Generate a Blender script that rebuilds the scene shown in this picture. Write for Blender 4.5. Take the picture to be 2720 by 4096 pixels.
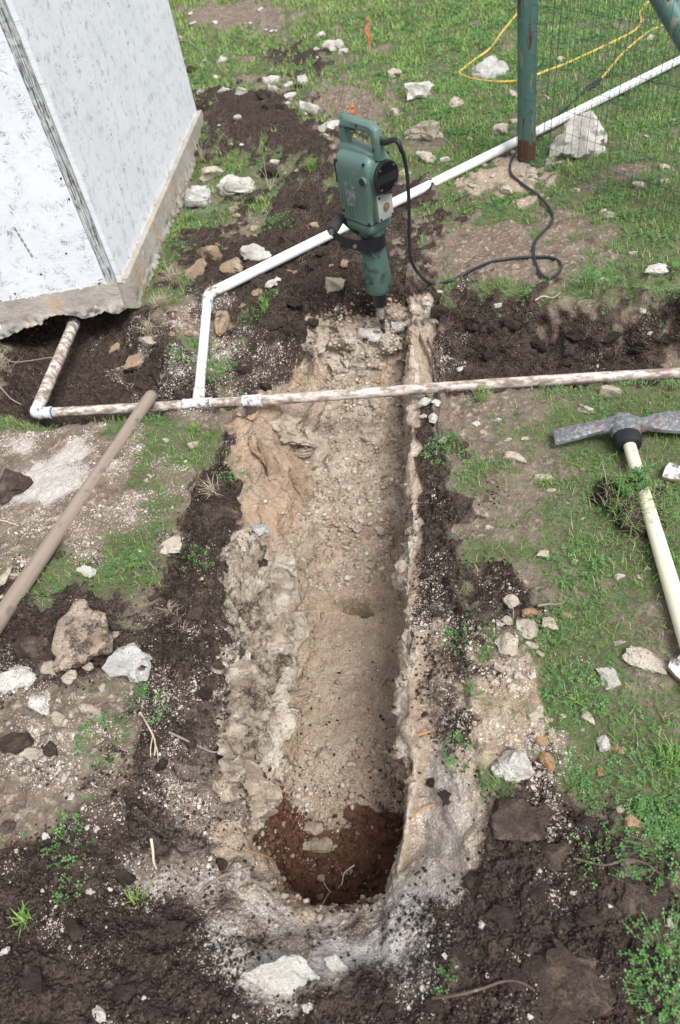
import bpy, bmesh, math, random
import numpy as np
from mathutils import Vector, Matrix
from mathutils.bvhtree import BVHTree

for o in list(bpy.data.objects): bpy.data.objects.remove(o, do_unlink=True)
scn = bpy.context.scene
C = scn.collection
rad = math.radians

# ------------------------------------------------------------------ camera
# World: X runs along the drain pipe, Y along the trench, Z up; metres; the camera stands at x=y=0.
PW, PH, FPX, HC = 2720., 4096., 2730., 1.6
_dn = np.array([490., 2550., FPX]); _dn /= np.linalg.norm(_dn); _up = -_dn
_y = np.array([0, 0, 1.]) - _up * _up[2]; _y /= np.linalg.norm(_y); _x = np.cross(_y, _up)
_c, _s = math.cos(rad(-12)), math.sin(rad(-12))
RW = np.array([_c*_x + _s*_y, -_s*_x + _c*_y, _up])          # rows: world axes in camera coords
def ray(u, v):
    return RW @ np.array([u - PW/2, v - PH/2, FPX])
def px(u, v, z=0.):
    d = ray(u, v); t = (z - HC) / d[2]
    return np.array([0, 0, HC]) + d*t
def pxd(u, v, depth):
    return np.array([0, 0, HC]) + ray(u, v) * (depth / FPX)
def depth_of(p):
    return float((RW.T @ (np.array(p) - [0, 0, HC]))[2])

cam_d = bpy.data.cameras.new('camera'); cam = bpy.data.objects.new('camera', cam_d); C.objects.link(cam)
m3 = Matrix([[RW[i][0], -RW[i][1], -RW[i][2]] for i in range(3)])
cam.matrix_world = Matrix.Translation((0, 0, HC)) @ m3.to_4x4()
cam_d.sensor_fit = 'VERTICAL'; cam_d.sensor_height = 36.0; cam_d.sensor_width = 36.0
cam_d.lens = FPX / PH * 36.0; cam_d.clip_start = 0.05; cam_d.clip_end = 400
cam_d.dof.use_dof = True; cam_d.dof.focus_distance = 2.15; cam_d.dof.aperture_fstop = 4.0
scn.camera = cam
scn.render.resolution_x = 680; scn.render.resolution_y = 1024

# ------------------------------------------------------------------ light (overcast day)
SUN_EL, SUN_AZ = 58., 138.
w = bpy.data.worlds.new('World'); scn.world = w; w.use_nodes = True
nt = w.node_tree; nt.nodes.clear()
sky = nt.nodes.new('ShaderNodeTexSky'); sky.sky_type = 'NISHITA'; sky.sun_disc = False
sky.sun_elevation = rad(SUN_EL); sky.sun_rotation = rad(SUN_AZ); sky.dust_density = 4.0; sky.air_density = 1.0
hs = nt.nodes.new('ShaderNodeHueSaturation'); hs.inputs['Saturation'].default_value = 0.22
bg = nt.nodes.new('ShaderNodeBackground'); bg.inputs['Strength'].default_value = 0.115
wo = nt.nodes.new('ShaderNodeOutputWorld')
nt.links.new(sky.outputs[0], hs.inputs['Color']); nt.links.new(hs.outputs[0], bg.inputs[0]); nt.links.new(bg.outputs[0], wo.inputs[0])
sd = bpy.data.lights.new('sun', 'SUN'); sd.energy = 1.5; sd.angle = rad(24); sd.color = (1.0, 0.985, 0.97)
sun = bpy.data.objects.new('sun', sd); C.objects.link(sun)
az = rad(SUN_AZ); el = rad(SUN_EL)
sdir = Vector((math.sin(az)*math.cos(el), math.cos(az)*math.cos(el), math.sin(el)))
sun.rotation_euler = sdir.to_track_quat('Z', 'Y').to_euler()
scn.view_settings.view_transform = 'Standard'; scn.view_settings.look = 'None'
scn.view_settings.exposure = 0.83; scn.view_settings.gamma = 1.0; scn.view_settings.use_curve_mapping = False

# ------------------------------------------------------------------ numpy noise
_rng = np.random.RandomState(7)
_perm = _rng.permutation(512).astype(np.int64); _perm = np.concatenate([_perm, _perm])
_grad = _rng.normal(size=(512, 3)); _grad /= np.linalg.norm(_grad, axis=1)[:, None]
_grad = _grad.astype(np.float32)
def perlin(p):
    p = np.asarray(p, np.float32); i = np.floor(p).astype(np.int64); f = p - i
    i &= 511
    s = f*f*f*(f*(f*6-15)+10)
    r = 0
    for dx in (0, 1):
        wx = s[:, 0] if dx else 1-s[:, 0]
        hx = _perm[(i[:, 0]+dx) & 511]
        for dy in (0, 1):
            wy = s[:, 1] if dy else 1-s[:, 1]
            hy = _perm[(hx+i[:, 1]+dy) & 511]
            for dz in (0, 1):
                wz = s[:, 2] if dz else 1-s[:, 2]
                g = _grad[_perm[(hy+i[:, 2]+dz) & 511]]
                r = r + wx*wy*wz*(g[:, 0]*(f[:, 0]-dx)+g[:, 1]*(f[:, 1]-dy)+g[:, 2]*(f[:, 2]-dz))
    return r*1.5
def fbm(p, octv=3, lac=2.1, gain=.5):
    p = np.asarray(p, np.float32); a = 1.; r = 0
    for k in range(octv):
        r = r + a*perlin(p + 17.3*k); p = p*lac; a *= gain
    return r
def billow(p, octv=2):
    p = np.asarray(p, np.float32); a = 1.; r = 0
    for k in range(octv):
        r = r + a*(1-2*np.abs(perlin(p + 9.1*k))); p = p*2.2; a *= .5
    return r
def facets(p, seed=0):
    """fractured-rock relief: every Voronoi cell is a tilted plane at its own level"""
    p = np.asarray(p, np.float32)+seed*3.7; i = np.floor(p).astype(np.int64); best = np.full(len(p), 9., np.float32); val = np.zeros(len(p), np.float32)
    for dx in (-1, 0, 1):
        for dy in (-1, 0, 1):
            for dz in (-1, 0, 1):
                n = i+np.array([dx, dy, dz]); h = _perm[(_perm[(_perm[n[:, 0] & 511]+n[:, 1]) & 511]+n[:, 2]) & 511]
                c = n+.5+.45*_grad[h]; d = p-c; dd = (d*d).sum(1); t = (d*_grad[_perm[h & 511]]).sum(1)*.75+(_perm[(h+77) & 511]/512.-.5)*.9
                k = dd < best; best = np.where(k, dd, best); val = np.where(k, t, val)
    return val
def sst(a, b, x):
    t = np.clip((x-a)/(b-a), 0, 1); return t*t*(3-2*t)

# ------------------------------------------------------------------ object helpers
def link(name, me, mat=None, parent=None, smooth=True):
    o = bpy.data.objects.new(name, me); C.objects.link(o)
    if mat is not None and len(me.materials) == 0: me.materials.append(mat)
    if parent is not None: o.parent = parent
    if smooth: me.shade_smooth()
    return o
def np_mesh(name, V, F):
    V = np.asarray(V, np.float32); F = np.asarray(F, np.int32); k = F.shape[1]
    me = bpy.data.meshes.new(name)
    me.vertices.add(len(V)); me.vertices.foreach_set('co', V.ravel())
    me.loops.add(F.size); me.loops.foreach_set('vertex_index', F.ravel())
    me.polygons.add(len(F)); me.polygons.foreach_set('loop_start', np.arange(0, F.size, k, dtype=np.int32))
    me.update(calc_edges=True)
    return me
def tag(o, label, cat, group=None):
    o['label'] = label; o['category'] = cat
    if group: o['group'] = group
    return o
def thing(name, label, cat, loc=(0, 0, 0), group=None):
    o = bpy.data.objects.new(name, None); C.objects.link(o); o.location = loc; o.empty_display_size = .05
    return tag(o, label, cat, group)
def setparent(o, p):
    o.parent = p; o.location = Vector(o.location) - Vector(p.location)
    return o
class MB:
    def __init__(s): s.v = []; s.f = []
    def add(s, V, F):
        b = len(s.v); s.v += [tuple(map(float, p)) for p in V]; s.f += [tuple(b+i for i in q) for q in F]; return s
    def box(s, c, d, M=None):
        V = [Vector((x*d[0]/2, y*d[1]/2, z*d[2]/2)) for x in (-1, 1) for y in (-1, 1) for z in (-1, 1)]
        if M is not None: V = [M @ p for p in V]
        V = [p + Vector(c) for p in V]
        return s.add(V, [(0, 1, 3, 2), (4, 6, 7, 5), (0, 4, 5, 1), (2, 3, 7, 6), (0, 2, 6, 4), (1, 5, 7, 3)])
    def tube(s, pts, r, n=10, cap=True, flat=None):
        P = [Vector(p) for p in pts]; m = len(P)
        R = r if hasattr(r, '__len__') else [r]*m
        T = [(P[min(i+1, m-1)]-P[max(i-1, 0)]).normalized() for i in range(m)]
        nx = T[0].orthogonal().normalized() if flat is None else (Vector(flat)-T[0]*T[0].dot(Vector(flat))).normalized()
        V = []; b = 0
        for i in range(m):
            nx = (nx - T[i]*T[i].dot(nx)).normalized(); ny = T[i].cross(nx)
            for k in range(n):
                a = 2*math.pi*k/n; V.append(P[i] + (nx*math.cos(a)+ny*math.sin(a))*R[i])
        F = []
        for i in range(m-1):
            for k in range(n):
                F.append((i*n+k, i*n+(k+1) % n, (i+1)*n+(k+1) % n, (i+1)*n+k))
        if cap:
            F.append(tuple(range(n))[::-1]); F.append(tuple((m-1)*n+k for k in range(n)))
        return s.add(V, F)
    def loft(s, rings, cap=True):
        n = len(rings[0]); V = [p for r in rings for p in r]; F = []
        for i in range(len(rings)-1):
            for k in range(n):
                F.append((i*n+k, i*n+(k+1) % n, (i+1)*n+(k+1) % n, (i+1)*n+k))
        if cap:
            F.append(tuple(range(n))[::-1]); F.append(tuple((len(rings)-1)*n+k for k in range(n)))
        return s.add(V, F)
    def mesh(s, name):
        me = bpy.data.meshes.new(name); me.from_pydata(s.v, [], s.f); me.update()
        bm = bmesh.new(); bm.from_mesh(me); bmesh.ops.recalc_face_normals(bm, faces=bm.faces); bm.to_mesh(me); bm.free()
        return me
    def build(s, name, mat, parent=None, bevel=0, seg=2, smooth=True, ang=40):
        me = s.mesh(name)
        if bevel:
            bm = bmesh.new(); bm.from_mesh(me)
            ed = [e for e in bm.edges if len(e.link_faces) == 2 and e.calc_face_angle(0) > rad(35)]
            bmesh.ops.bevel(bm, geom=ed, offset=bevel, segments=seg, affect='EDGES', profile=.5, clamp_overlap=True)
            bm.to_mesh(me); bm.free()
        o = link(name, me, mat, parent, smooth)
        if smooth:
            try: me.set_sharp_from_angle(angle=rad(ang))
            except Exception: pass
        return o
def spline(pts, n=8):
    P = [np.array(p, float) for p in pts]; out = []
    for i in range(len(P)-1):
        p0 = P[max(i-1, 0)]; p1 = P[i]; p2 = P[i+1]; p3 = P[min(i+2, len(P)-1)]
        for k in range(n):
            t = k/n
            out.append(.5*((2*p1)+(-p0+p2)*t+(2*p0-5*p1+4*p2-p3)*t*t+(-p0+3*p1-3*p2+p3)*t**3))
    out.append(P[-1]); return out

# ------------------------------------------------------------------ material helpers
class Mat:
    def __init__(s, name, rough=.85, spec=.3):
        s.m = bpy.data.materials.new(name); s.m.use_nodes = True; s.t = s.m.node_tree; s.t.nodes.clear()
        s.out = s.n('ShaderNodeOutputMaterial'); s.b = s.n('ShaderNodeBsdfPrincipled')
        s.t.links.new(s.b.outputs[0], s.out.inputs[0])
        s.b.inputs['Roughness'].default_value = rough; s.b.inputs['Specular IOR Level'].default_value = spec
        s._pos = None
    def n(s, t, **k):
        nd = s.t.nodes.new(t)
        for a, b in k.items(): setattr(nd, a, b)
        return nd
    def L(s, a, b):
        if isinstance(a, (int, float)): b.default_value = a
        elif isinstance(a, tuple): b.default_value = a if len(a) == 4 or b.type == 'VECTOR' else (*a, 1)
        else: s.t.links.new(a, b)
    def pos(s, kind='world'):
        if kind == 'world':
            if s._pos is None: s._pos = s.n('ShaderNodeNewGeometry').outputs['Position']
            return s._pos
        return s.n('ShaderNodeTexCoord').outputs['Object']
    def mapping(s, v, scale=(1, 1, 1), rot=(0, 0, 0), loc=(0, 0, 0)):
        m = s.n('ShaderNodeMapping'); s.L(v, m.inputs[0]); m.inputs['Scale'].default_value = scale
        m.inputs['Rotation'].default_value = rot; m.inputs['Location'].default_value = loc; return m.outputs[0]
    def noise(s, v, scale, detail=3, rough=.55, out=0):
        x = s.n('ShaderNodeTexNoise'); s.L(v, x.inputs['Vector']); x.inputs['Scale'].default_value = scale
        x.inputs['Detail'].default_value = detail; x.inputs['Roughness'].default_value = rough; return x.outputs[out]
    def vor(s, v, scale, feature='F1', out='Distance'):
        x = s.n('ShaderNodeTexVoronoi', feature=feature); s.L(v, x.inputs['Vector']); x.inputs['Scale'].default_value = scale
        return x.outputs[out]
    def math(s, op, a, b=0., c=0., clamp=False):
        x = s.n('ShaderNodeMath', operation=op, use_clamp=clamp); s.L(a, x.inputs[0]); s.L(b, x.inputs[1]); s.L(c, x.inputs[2]); return x.outputs[0]
    def step(s, x, a, b):
        m = s.n('ShaderNodeMapRange', interpolation_type='SMOOTHSTEP'); s.L(x, m.inputs[0]); s.L(a, m.inputs[1]); s.L(b, m.inputs[2]); return m.outputs[0]
    def mix(s, f, a, b, mode='MIX'):
        x = s.n('ShaderNodeMix', data_type='RGBA', blend_type=mode); s.L(f, x.inputs[0]); s.L(a, x.inputs[6]); s.L(b, x.inputs[7]); return x.outputs[2]
    def bump(s, h, strength=.5, dist=.005, prev=None):
        x = s.n('ShaderNodeBump'); x.inputs['Strength'].default_value = strength; x.inputs['Distance'].default_value = dist
        s.L(h, x.inputs['Height'])
        if prev is not None: s.L(prev, x.inputs['Normal'])
        return x.outputs[0]
    def col(s, c): s.L(c, s.b.inputs['Base Color']); return s
    def nrm(s, c): s.L(c, s.b.inputs['Normal']); return s
    def rgh(s, c): s.L(c, s.b.inputs['Roughness']); return s
def plain(name, c, rough=.5, var=.15, dirt=None, scale=40, metallic=0, spec=.5, dscale=14, damt=.5, bump=0.):
    m = Mat(name, rough, spec); p = m.pos('obj')
    n = m.noise(p, scale, 4)
    cc = m.mix(n, tuple(x*(1-var) for x in c), tuple(min(1, x*(1+var)) for x in c))
    if dirt:
        d = m.step(m.noise(p, dscale, 6, .65), 1-damt-.08, 1-damt+.08)
        cc = m.mix(d, cc, dirt); m.rgh(m.math('MULTIPLY_ADD', d, .9-rough, rough))
    m.col(cc); m.b.inputs['Metallic'].default_value = metallic
    if bump: m.nrm(m.bump(n, bump, .002))
    return m.m

# ---- ground
def ground_material():
    m = Mat('earth', .95, .15); P = m.pos()
    def att(nm):
        a = m.n('ShaderNodeVertexColor'); a.layer_name = nm
        sp = m.n('ShaderNodeSeparateColor'); m.L(a.outputs[0], sp.inputs[0]); return [*sp.outputs[:3]], a.outputs[1]
    (lawn, humus, lime), tan = att('mA'); (grit, red, orange), dust = att('mB')
    n1 = m.noise(P, 9, 5, .65); n2 = m.noise(P, 45, 4, .6); n3 = m.noise(P, 160, 3, .6); n0 = m.noise(P, 2.2, 4, .6)
    nb = m.math('MULTIPLY_ADD', n2, .45, m.math('MULTIPLY_ADD', n1, .35, m.math('MULTIPLY', n3, .2)))
    def edge(mask, lo=.28, hi=.70, amt=1.7):
        e = m.math('ADD', mask, m.math('MULTIPLY', m.math('SUBTRACT', nb, .5), amt)); return m.step(e, lo, hi)
    # tan caliche earth as the base
    base = m.mix(m.step(n1, .3, .7), (.35, .26, .19), (.49, .395, .305))
    open_ = m.mix(m.step(n1, .3, .7), (.125, .097, .077), (.235, .19, .155))
    open_ = m.mix(m.math('MULTIPLY', m.step(n2, .5, .7), .6), open_, (.34, .285, .23))
    base = m.mix(edge(tan), open_, base)
    base = m.mix(m.step(n3, .45, .7), base, (.25, .185, .14))
    base = m.mix(m.math('MULTIPLY', m.step(n2, .52, .72), .55), base, (.56, .48, .385))
    # limestone
    limec = m.mix(m.step(n1, .35, .65), (.48, .415, .33), (.69, .63, .535))
    limec = m.mix(m.math('MULTIPLY', m.step(n2, .55, .7), .7), limec, (.40, .335, .26))
    limec = m.mix(m.math('MULTIPLY', m.step(m.noise(P, 23, 5, .7), .60, .68), .75), limec, (.10, .075, .06))
    wv = m.n('ShaderNodeVectorMath', operation='MULTIPLY_ADD'); m.L(m.noise(P, 14, 3, .6, out=1), wv.inputs[0]); wv.inputs[1].default_value = (.14, .14, .14); m.L(P, wv.inputs[2])
    cv = m.n('ShaderNodeTexVoronoi'); m.L(wv.outputs[0], cv.inputs['Vector']); cv.inputs['Scale'].default_value = 15
    cs = m.n('ShaderNodeSeparateColor'); m.L(cv.outputs['Color'], cs.inputs[0])
    ce = m.n('ShaderNodeTexVoronoi', feature='DISTANCE_TO_EDGE'); m.L(wv.outputs[0], ce.inputs['Vector']); ce.inputs['Scale'].default_value = 15
    limec = m.mix(m.math('MULTIPLY', cs.outputs[0], .45), limec, (.36, .30, .235))
    limec = m.mix(m.math('MULTIPLY', m.math('MULTIPLY', m.step(ce.outputs[0], .035, .0), m.step(n1, .5, .62)), .5), limec, (.16, .12, .095))
    c = m.mix(edge(lime), base, limec)
    # iron stained bands
    c = m.mix(m.math('MULTIPLY', edge(orange), .75), c, m.mix(n2, (.39, .235, .145), (.50, .36, .245)))
    # turf soil between the plants
    turf = m.mix(m.step(n1, .35, .65), (.095, .078, .055), (.175, .145, .105))
    turf = m.mix(m.math('MULTIPLY', m.step(n2, .36, .56), .8), turf, (.10, .155, .052))
    turf = m.mix(m.math('MULTIPLY', m.step(n3, .6, .75), .5), turf, (.40, .34, .26))
    c = m.mix(edge(lawn), c, turf)
    # dark humus
    hum = m.mix(m.step(m.math('MULTIPLY_ADD', n3, .5, m.math('MULTIPLY', n2, .5)), .38, .62), (.034, .0245, .020), (.098, .072, .059))
    hum = m.mix(m.math('MULTIPLY', m.step(m.noise(P, 5.5, 5, .7), .50, .68), .75), hum, m.mix(n3, (.075, .057, .047), (.155, .122, .10)))
    hum = m.mix(m.math('MULTIPLY', m.step(n1, .55, .75), .6), hum, (.105, .079, .064))
    c = m.mix(edge(humus, .32, .66, 1.6), c, hum)
    # red earth in the pit
    redc = m.mix(n2, (.085, .040, .026), (.175, .088, .058))
    c = m.mix(edge(red), c, redc)
    # pale powder thrown up by the breaker
    c = m.mix(m.math('MULTIPLY', m.step(m.math('ADD', dust, m.math('MULTIPLY', m.math('SUBTRACT', m.noise(P, 120, 5, .8), .5), 2.2)), .35, .85), .75), c, (.60, .58, .55))
    # pale grit specks, three sizes
    for sc, th, rr in ((75, .62, .34), (150, .5, .36), (300, .38, .4)):
        vx = m.n('ShaderNodeTexVoronoi'); m.L(P, vx.inputs['Vector']); vx.inputs['Scale'].default_value = sc
        sp = m.n('ShaderNodeSeparateColor'); m.L(vx.outputs['Color'], sp.inputs[0])
        on = m.math('GREATER_THAN', m.math('MULTIPLY', m.math('ADD', grit, .03), m.math('MULTIPLY_ADD', m.step(m.noise(P, 6, 5, .7), .36, .68), 1.0, .25)), m.math('MULTIPLY_ADD', sp.outputs[0], 1.1, th*.35))
        rim = m.math('LESS_THAN', vx.outputs['Distance'], m.math('MULTIPLY_ADD', sp.outputs[1], .25, rr-.12))
        gc = m.mix(sp.outputs[2], (.42, .33, .25), (.74, .70, .64))
        c = m.mix(m.math('MULTIPLY', on, rim), c, gc)
    m.col(c)
    h = m.math('MULTIPLY_ADD', n3, .35, m.math('ADD', n2, m.math('MULTIPLY', m.noise(P, 90, 4, .7), .6)))
    h = m.math('ADD', h, m.math('MULTIPLY', humus, m.math('MULTIPLY_ADD', m.vor(P, 120), -1.1, m.math('MULTIPLY', m.vor(P, 45), -1.4))))
    h = m.math('ADD', h, m.math('MULTIPLY', lime, m.math('MULTIPLY_ADD', cs.outputs[1], 1.3, m.math('MULTIPLY', m.vor(P, 60), 1.0))))
    m.nrm(m.bump(h, 1.0, .010))
    return m.m
M_EARTH = ground_material()

def rock_material(name, c1, c2, dirt=(.065, .048, .039), damt=.35, stain=(.42, .28, .17), samt=.3, sc=1.):
    m = Mat(name, .92, .2); P = m.pos()
    n1 = m.noise(P, 14*sc, 5, .65); n2 = m.noise(P, 55*sc, 5, .7); n3 = m.noise(P, 220, 4, .65); lo = m.noise(P, 4.5, 3)
    c = m.mix(m.step(n1, .33, .67), c1, c2)
    c = m.mix(m.math('MULTIPLY', m.step(m.noise(P, 22*sc, 5, .65), .66-samt*.3, .84-samt*.3), .75), c, stain)
    c = m.mix(m.math('MULTIPLY', m.step(n2, .50, .66), .45), c, tuple(x*.62 for x in c1))
    c = m.mix(m.math('MULTIPLY', m.step(n3, .54, .70), .45), c, tuple(x*.38 for x in c1))
    d = m.math('MULTIPLY_ADD', m.noise(P, 26*sc, 6, .78), .6, m.math('MULTIPLY', lo, .5))
    df = m.step(d, .80-damt*.5, .90-damt*.5)
    c = m.mix(m.math('MULTIPLY', df, m.step(n3, .25, .55)), c, dirt)
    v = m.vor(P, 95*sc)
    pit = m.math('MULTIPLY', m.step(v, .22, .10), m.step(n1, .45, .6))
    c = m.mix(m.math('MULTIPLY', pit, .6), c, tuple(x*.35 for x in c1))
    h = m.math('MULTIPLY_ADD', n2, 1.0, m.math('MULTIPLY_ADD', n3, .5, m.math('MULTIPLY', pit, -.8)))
    m.col(c); m.nrm(m.bump(h, 1.0, .009))
    return m.m
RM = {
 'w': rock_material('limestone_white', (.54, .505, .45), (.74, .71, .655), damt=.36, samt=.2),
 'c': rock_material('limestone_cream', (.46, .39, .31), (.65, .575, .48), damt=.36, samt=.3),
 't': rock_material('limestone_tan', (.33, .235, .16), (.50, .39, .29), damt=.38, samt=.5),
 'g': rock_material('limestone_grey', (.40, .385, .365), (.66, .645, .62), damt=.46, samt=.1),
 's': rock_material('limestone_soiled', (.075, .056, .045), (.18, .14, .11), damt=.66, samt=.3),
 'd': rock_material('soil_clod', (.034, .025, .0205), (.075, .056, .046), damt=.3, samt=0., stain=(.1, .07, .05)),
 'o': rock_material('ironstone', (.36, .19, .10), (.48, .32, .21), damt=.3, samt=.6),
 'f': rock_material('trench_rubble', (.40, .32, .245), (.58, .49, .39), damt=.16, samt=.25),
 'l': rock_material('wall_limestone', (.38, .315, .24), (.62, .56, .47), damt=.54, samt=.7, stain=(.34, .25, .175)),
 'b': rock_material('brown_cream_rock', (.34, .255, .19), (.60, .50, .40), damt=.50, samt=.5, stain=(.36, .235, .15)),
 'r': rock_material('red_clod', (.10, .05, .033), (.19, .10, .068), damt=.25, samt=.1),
}

def leaf_material(name, a, b, dry=None):
    m = Mat(name, .55, .35)
    at = m.n('ShaderNodeVertexColor'); at.layer_name = 'tone'
    sp = m.n('ShaderNodeSeparateColor'); m.L(at.outputs[0], sp.inputs[0])
    c = m.mix(sp.outputs[0], a, b)
    if dry: c = m.mix(m.math('GREATER_THAN', sp.outputs[1], .5), c, dry)
    m.col(c)
    tr = m.n('ShaderNodeBsdfTranslucent'); m.L(c, tr.inputs[0]); mx = m.n('ShaderNodeMixShader'); mx.inputs[0].default_value = .25
    m.L(m.b.outputs[0], mx.inputs[1]); m.L(tr.outputs[0], mx.inputs[2]); m.L(mx.outputs[0], m.out.inputs[0])
    return m.m
M_GRASS = leaf_material('grass_blades', (.11, .22, .048), (.30, .455, .125), (.48, .42, .28))
M_CLOVER = leaf_material('clover_leaves', (.065, .175, .05), (.20, .385, .12), (.36, .33, .18))
M_STRAW = leaf_material('dry_straw', (.30, .25, .18), (.55, .48, .36))

def osb_material():
    m = Mat('painted_strand_board', .6, .35); P = m.pos('obj')
    dark = None; hgt = None; tone = None
    for k, (ang, off) in enumerate(((4, 0), (38, 3), (-33, 7), (76, 11), (-68, 15))):
        v = m.mapping(P, (1, 1, 1), (0, 0, rad(ang)), (off, off*.7, 0))
        v = m.mapping(v, (8, 95, 1))
        nn = m.noise(v, 1, 3, .6)
        crack = m.step(m.math('ABSOLUTE', m.math('SUBTRACT', nn, .5)), .022, .006)
        gate = m.step(m.noise(m.mapping(P, (14, 14, 1), (0, 0, 0), (off*2, 3, 0)), 1, 2), .57, .70)
        crack = m.math('MULTIPLY', crack, gate)
        dark = crack if dark is None else m.math('MAXIMUM', dark, crack)
        hgt = nn if hgt is None else m.math('ADD', hgt, nn)
    big = m.noise(P, 3, 4, .6)
    c = m.mix(m.step(big, .3, .7), (.70, .735, .785), (.80, .825, .86))
    c = m.mix(m.math('MULTIPLY', m.step(hgt, 2.2, 2.9), .6), c, (.84, .865, .90))
    c = m.mix(m.math('MULTIPLY', m.step(hgt, 2.3, 1.85), .15), c, (.55, .57, .60))
    c = m.mix(m.math('MULTIPLY', dark, .9), c, (.10, .095, .095))
    sx_ = m.n('ShaderNodeSeparateXYZ'); m.L(P, sx_.inputs[0])
    peel = m.step(m.math('MULTIPLY_ADD', m.step(sx_.outputs[1], .07, .0), .17, m.noise(m.mapping(P, (10, 26, 1)), 1.5, 5, .7)), .725, .75)
    c = m.mix(peel, c, (.27, .19, .135))
    m.col(c); m.nrm(m.bump(m.math('SUBTRACT', hgt, m.math('MULTIPLY', dark, 1.5)), .22, .003))
    return m.m
M_OSB = osb_material()
def osb_edge():
    m = Mat('strand_board_edge', .85, .2); P = m.pos('obj')
    n = m.noise(m.mapping(P, (170, 9, 170)), 1, 4, .6)
    c = m.mix(m.step(n, .34, .56), (.06, .058, .056), (.52, .53, .54))
    m.col(c); m.nrm(m.bump(n, .9, .006)); return m.m
M_OSBEDGE = osb_edge()
def concrete():
    m = Mat('rough_concrete', .95, .15); P = m.pos()
    n1 = m.noise(P, 7, 5, .6); n2 = m.noise(P, 60, 4, .7)
    c = m.mix(m.step(n1, .3, .7), (.33, .30, .26), (.46, .43, .385))
    c = m.mix(m.math('MULTIPLY', m.step(m.noise(m.mapping(P, (9, 9, 3)), 1, 4, .6), .54, .68), .75), c, (.47, .31, .17))
    c = m.mix(m.math('MULTIPLY', m.step(n2, .55, .75), .4), c, (.20, .175, .15))
    c = m.mix(m.step(m.noise(P, 11, 2), .70, .72), c, (.68, .69, .70))
    m.col(c); m.nrm(m.bump(n2, .8, .008)); return m.m
M_CONC = concrete()
def rusty_green(name):
    m = Mat(name, .5, .4); P = m.pos('obj')
    r = m.step(m.noise(m.mapping(P, (22, 22, 3.2)), 1, 5, .65), .585, .61)
    c = m.mix(m.noise(P, 20, 3), (.055, .125, .11), (.10, .185, .165))
    c = m.mix(m.step(m.noise(m.mapping(P, (30, 30, 5)), 1, 4), .6, .63), c, (.20, .21, .13))
    rc = m.mix(m.noise(P, 60, 4), (.055, .024, .016), (.13, .05, .03))
    sep = m.n('ShaderNodeSeparateXYZ'); m.L(P, sep.inputs[0])
    low = m.step(m.math('ADD', sep.outputs[2], m.math('MULTIPLY', m.noise(m.mapping(P, (14, 14, 7)), 1, 4), .16)), .20, .17)
    f = m.math('MAXIMUM', r, low)
    m.col(m.mix(f, c, rc)); m.rgh(m.math('MULTIPLY_ADD', f, .4, .45)); return m.m
M_POST = rusty_green('green_paint_rusted')
def pvc(name, c, dirt, damt, streak=False):
    m = Mat(name, .38, .5); P = m.pos()
    v = m.mapping(P, (16, 42, 42)) if streak else P
    d = m.step(m.noise(v, 1 if streak else 30, 6, .72), 1-damt-.1, 1-damt+.08)
    d2 = m.step(m.noise(P, 26, 6, .75), .60, .68)
    d = m.math('MAXIMUM', d, m.math('MULTIPLY', d2, .8 if streak else .0))
    cc = m.mix(d, c, m.mix(m.noise(P, 70, 4), tuple(x*.6 for x in dirt), dirt))
    m.col(cc); m.rgh(m.math('MULTIPLY_ADD', d, .5, .38)); m.nrm(m.bump(d, .3, .002)); return m.m
M_PVC = pvc('white_pvc', (.80, .81, .81), (.20, .15, .12), .30)
M_PVCD = pvc('soiled_pvc', (.66, .61, .55), (.29, .22, .175), .51, True)
M_PVCB = pvc('brown_stained_pvc', (.60, .53, .48), (.29, .22, .185), .48, True)
M_PVCF = pvc('pvc_fitting', (.70, .71, .72), (.18, .14, .115), .43)
M_PRIMER = plain('blue_pipe_cement', (.06, .14, .26), .6)
M_ABS = plain('black_pipe', (.02, .022, .024), .5, dirt=(.22, .21, .20), dscale=18, damt=.45)

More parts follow.
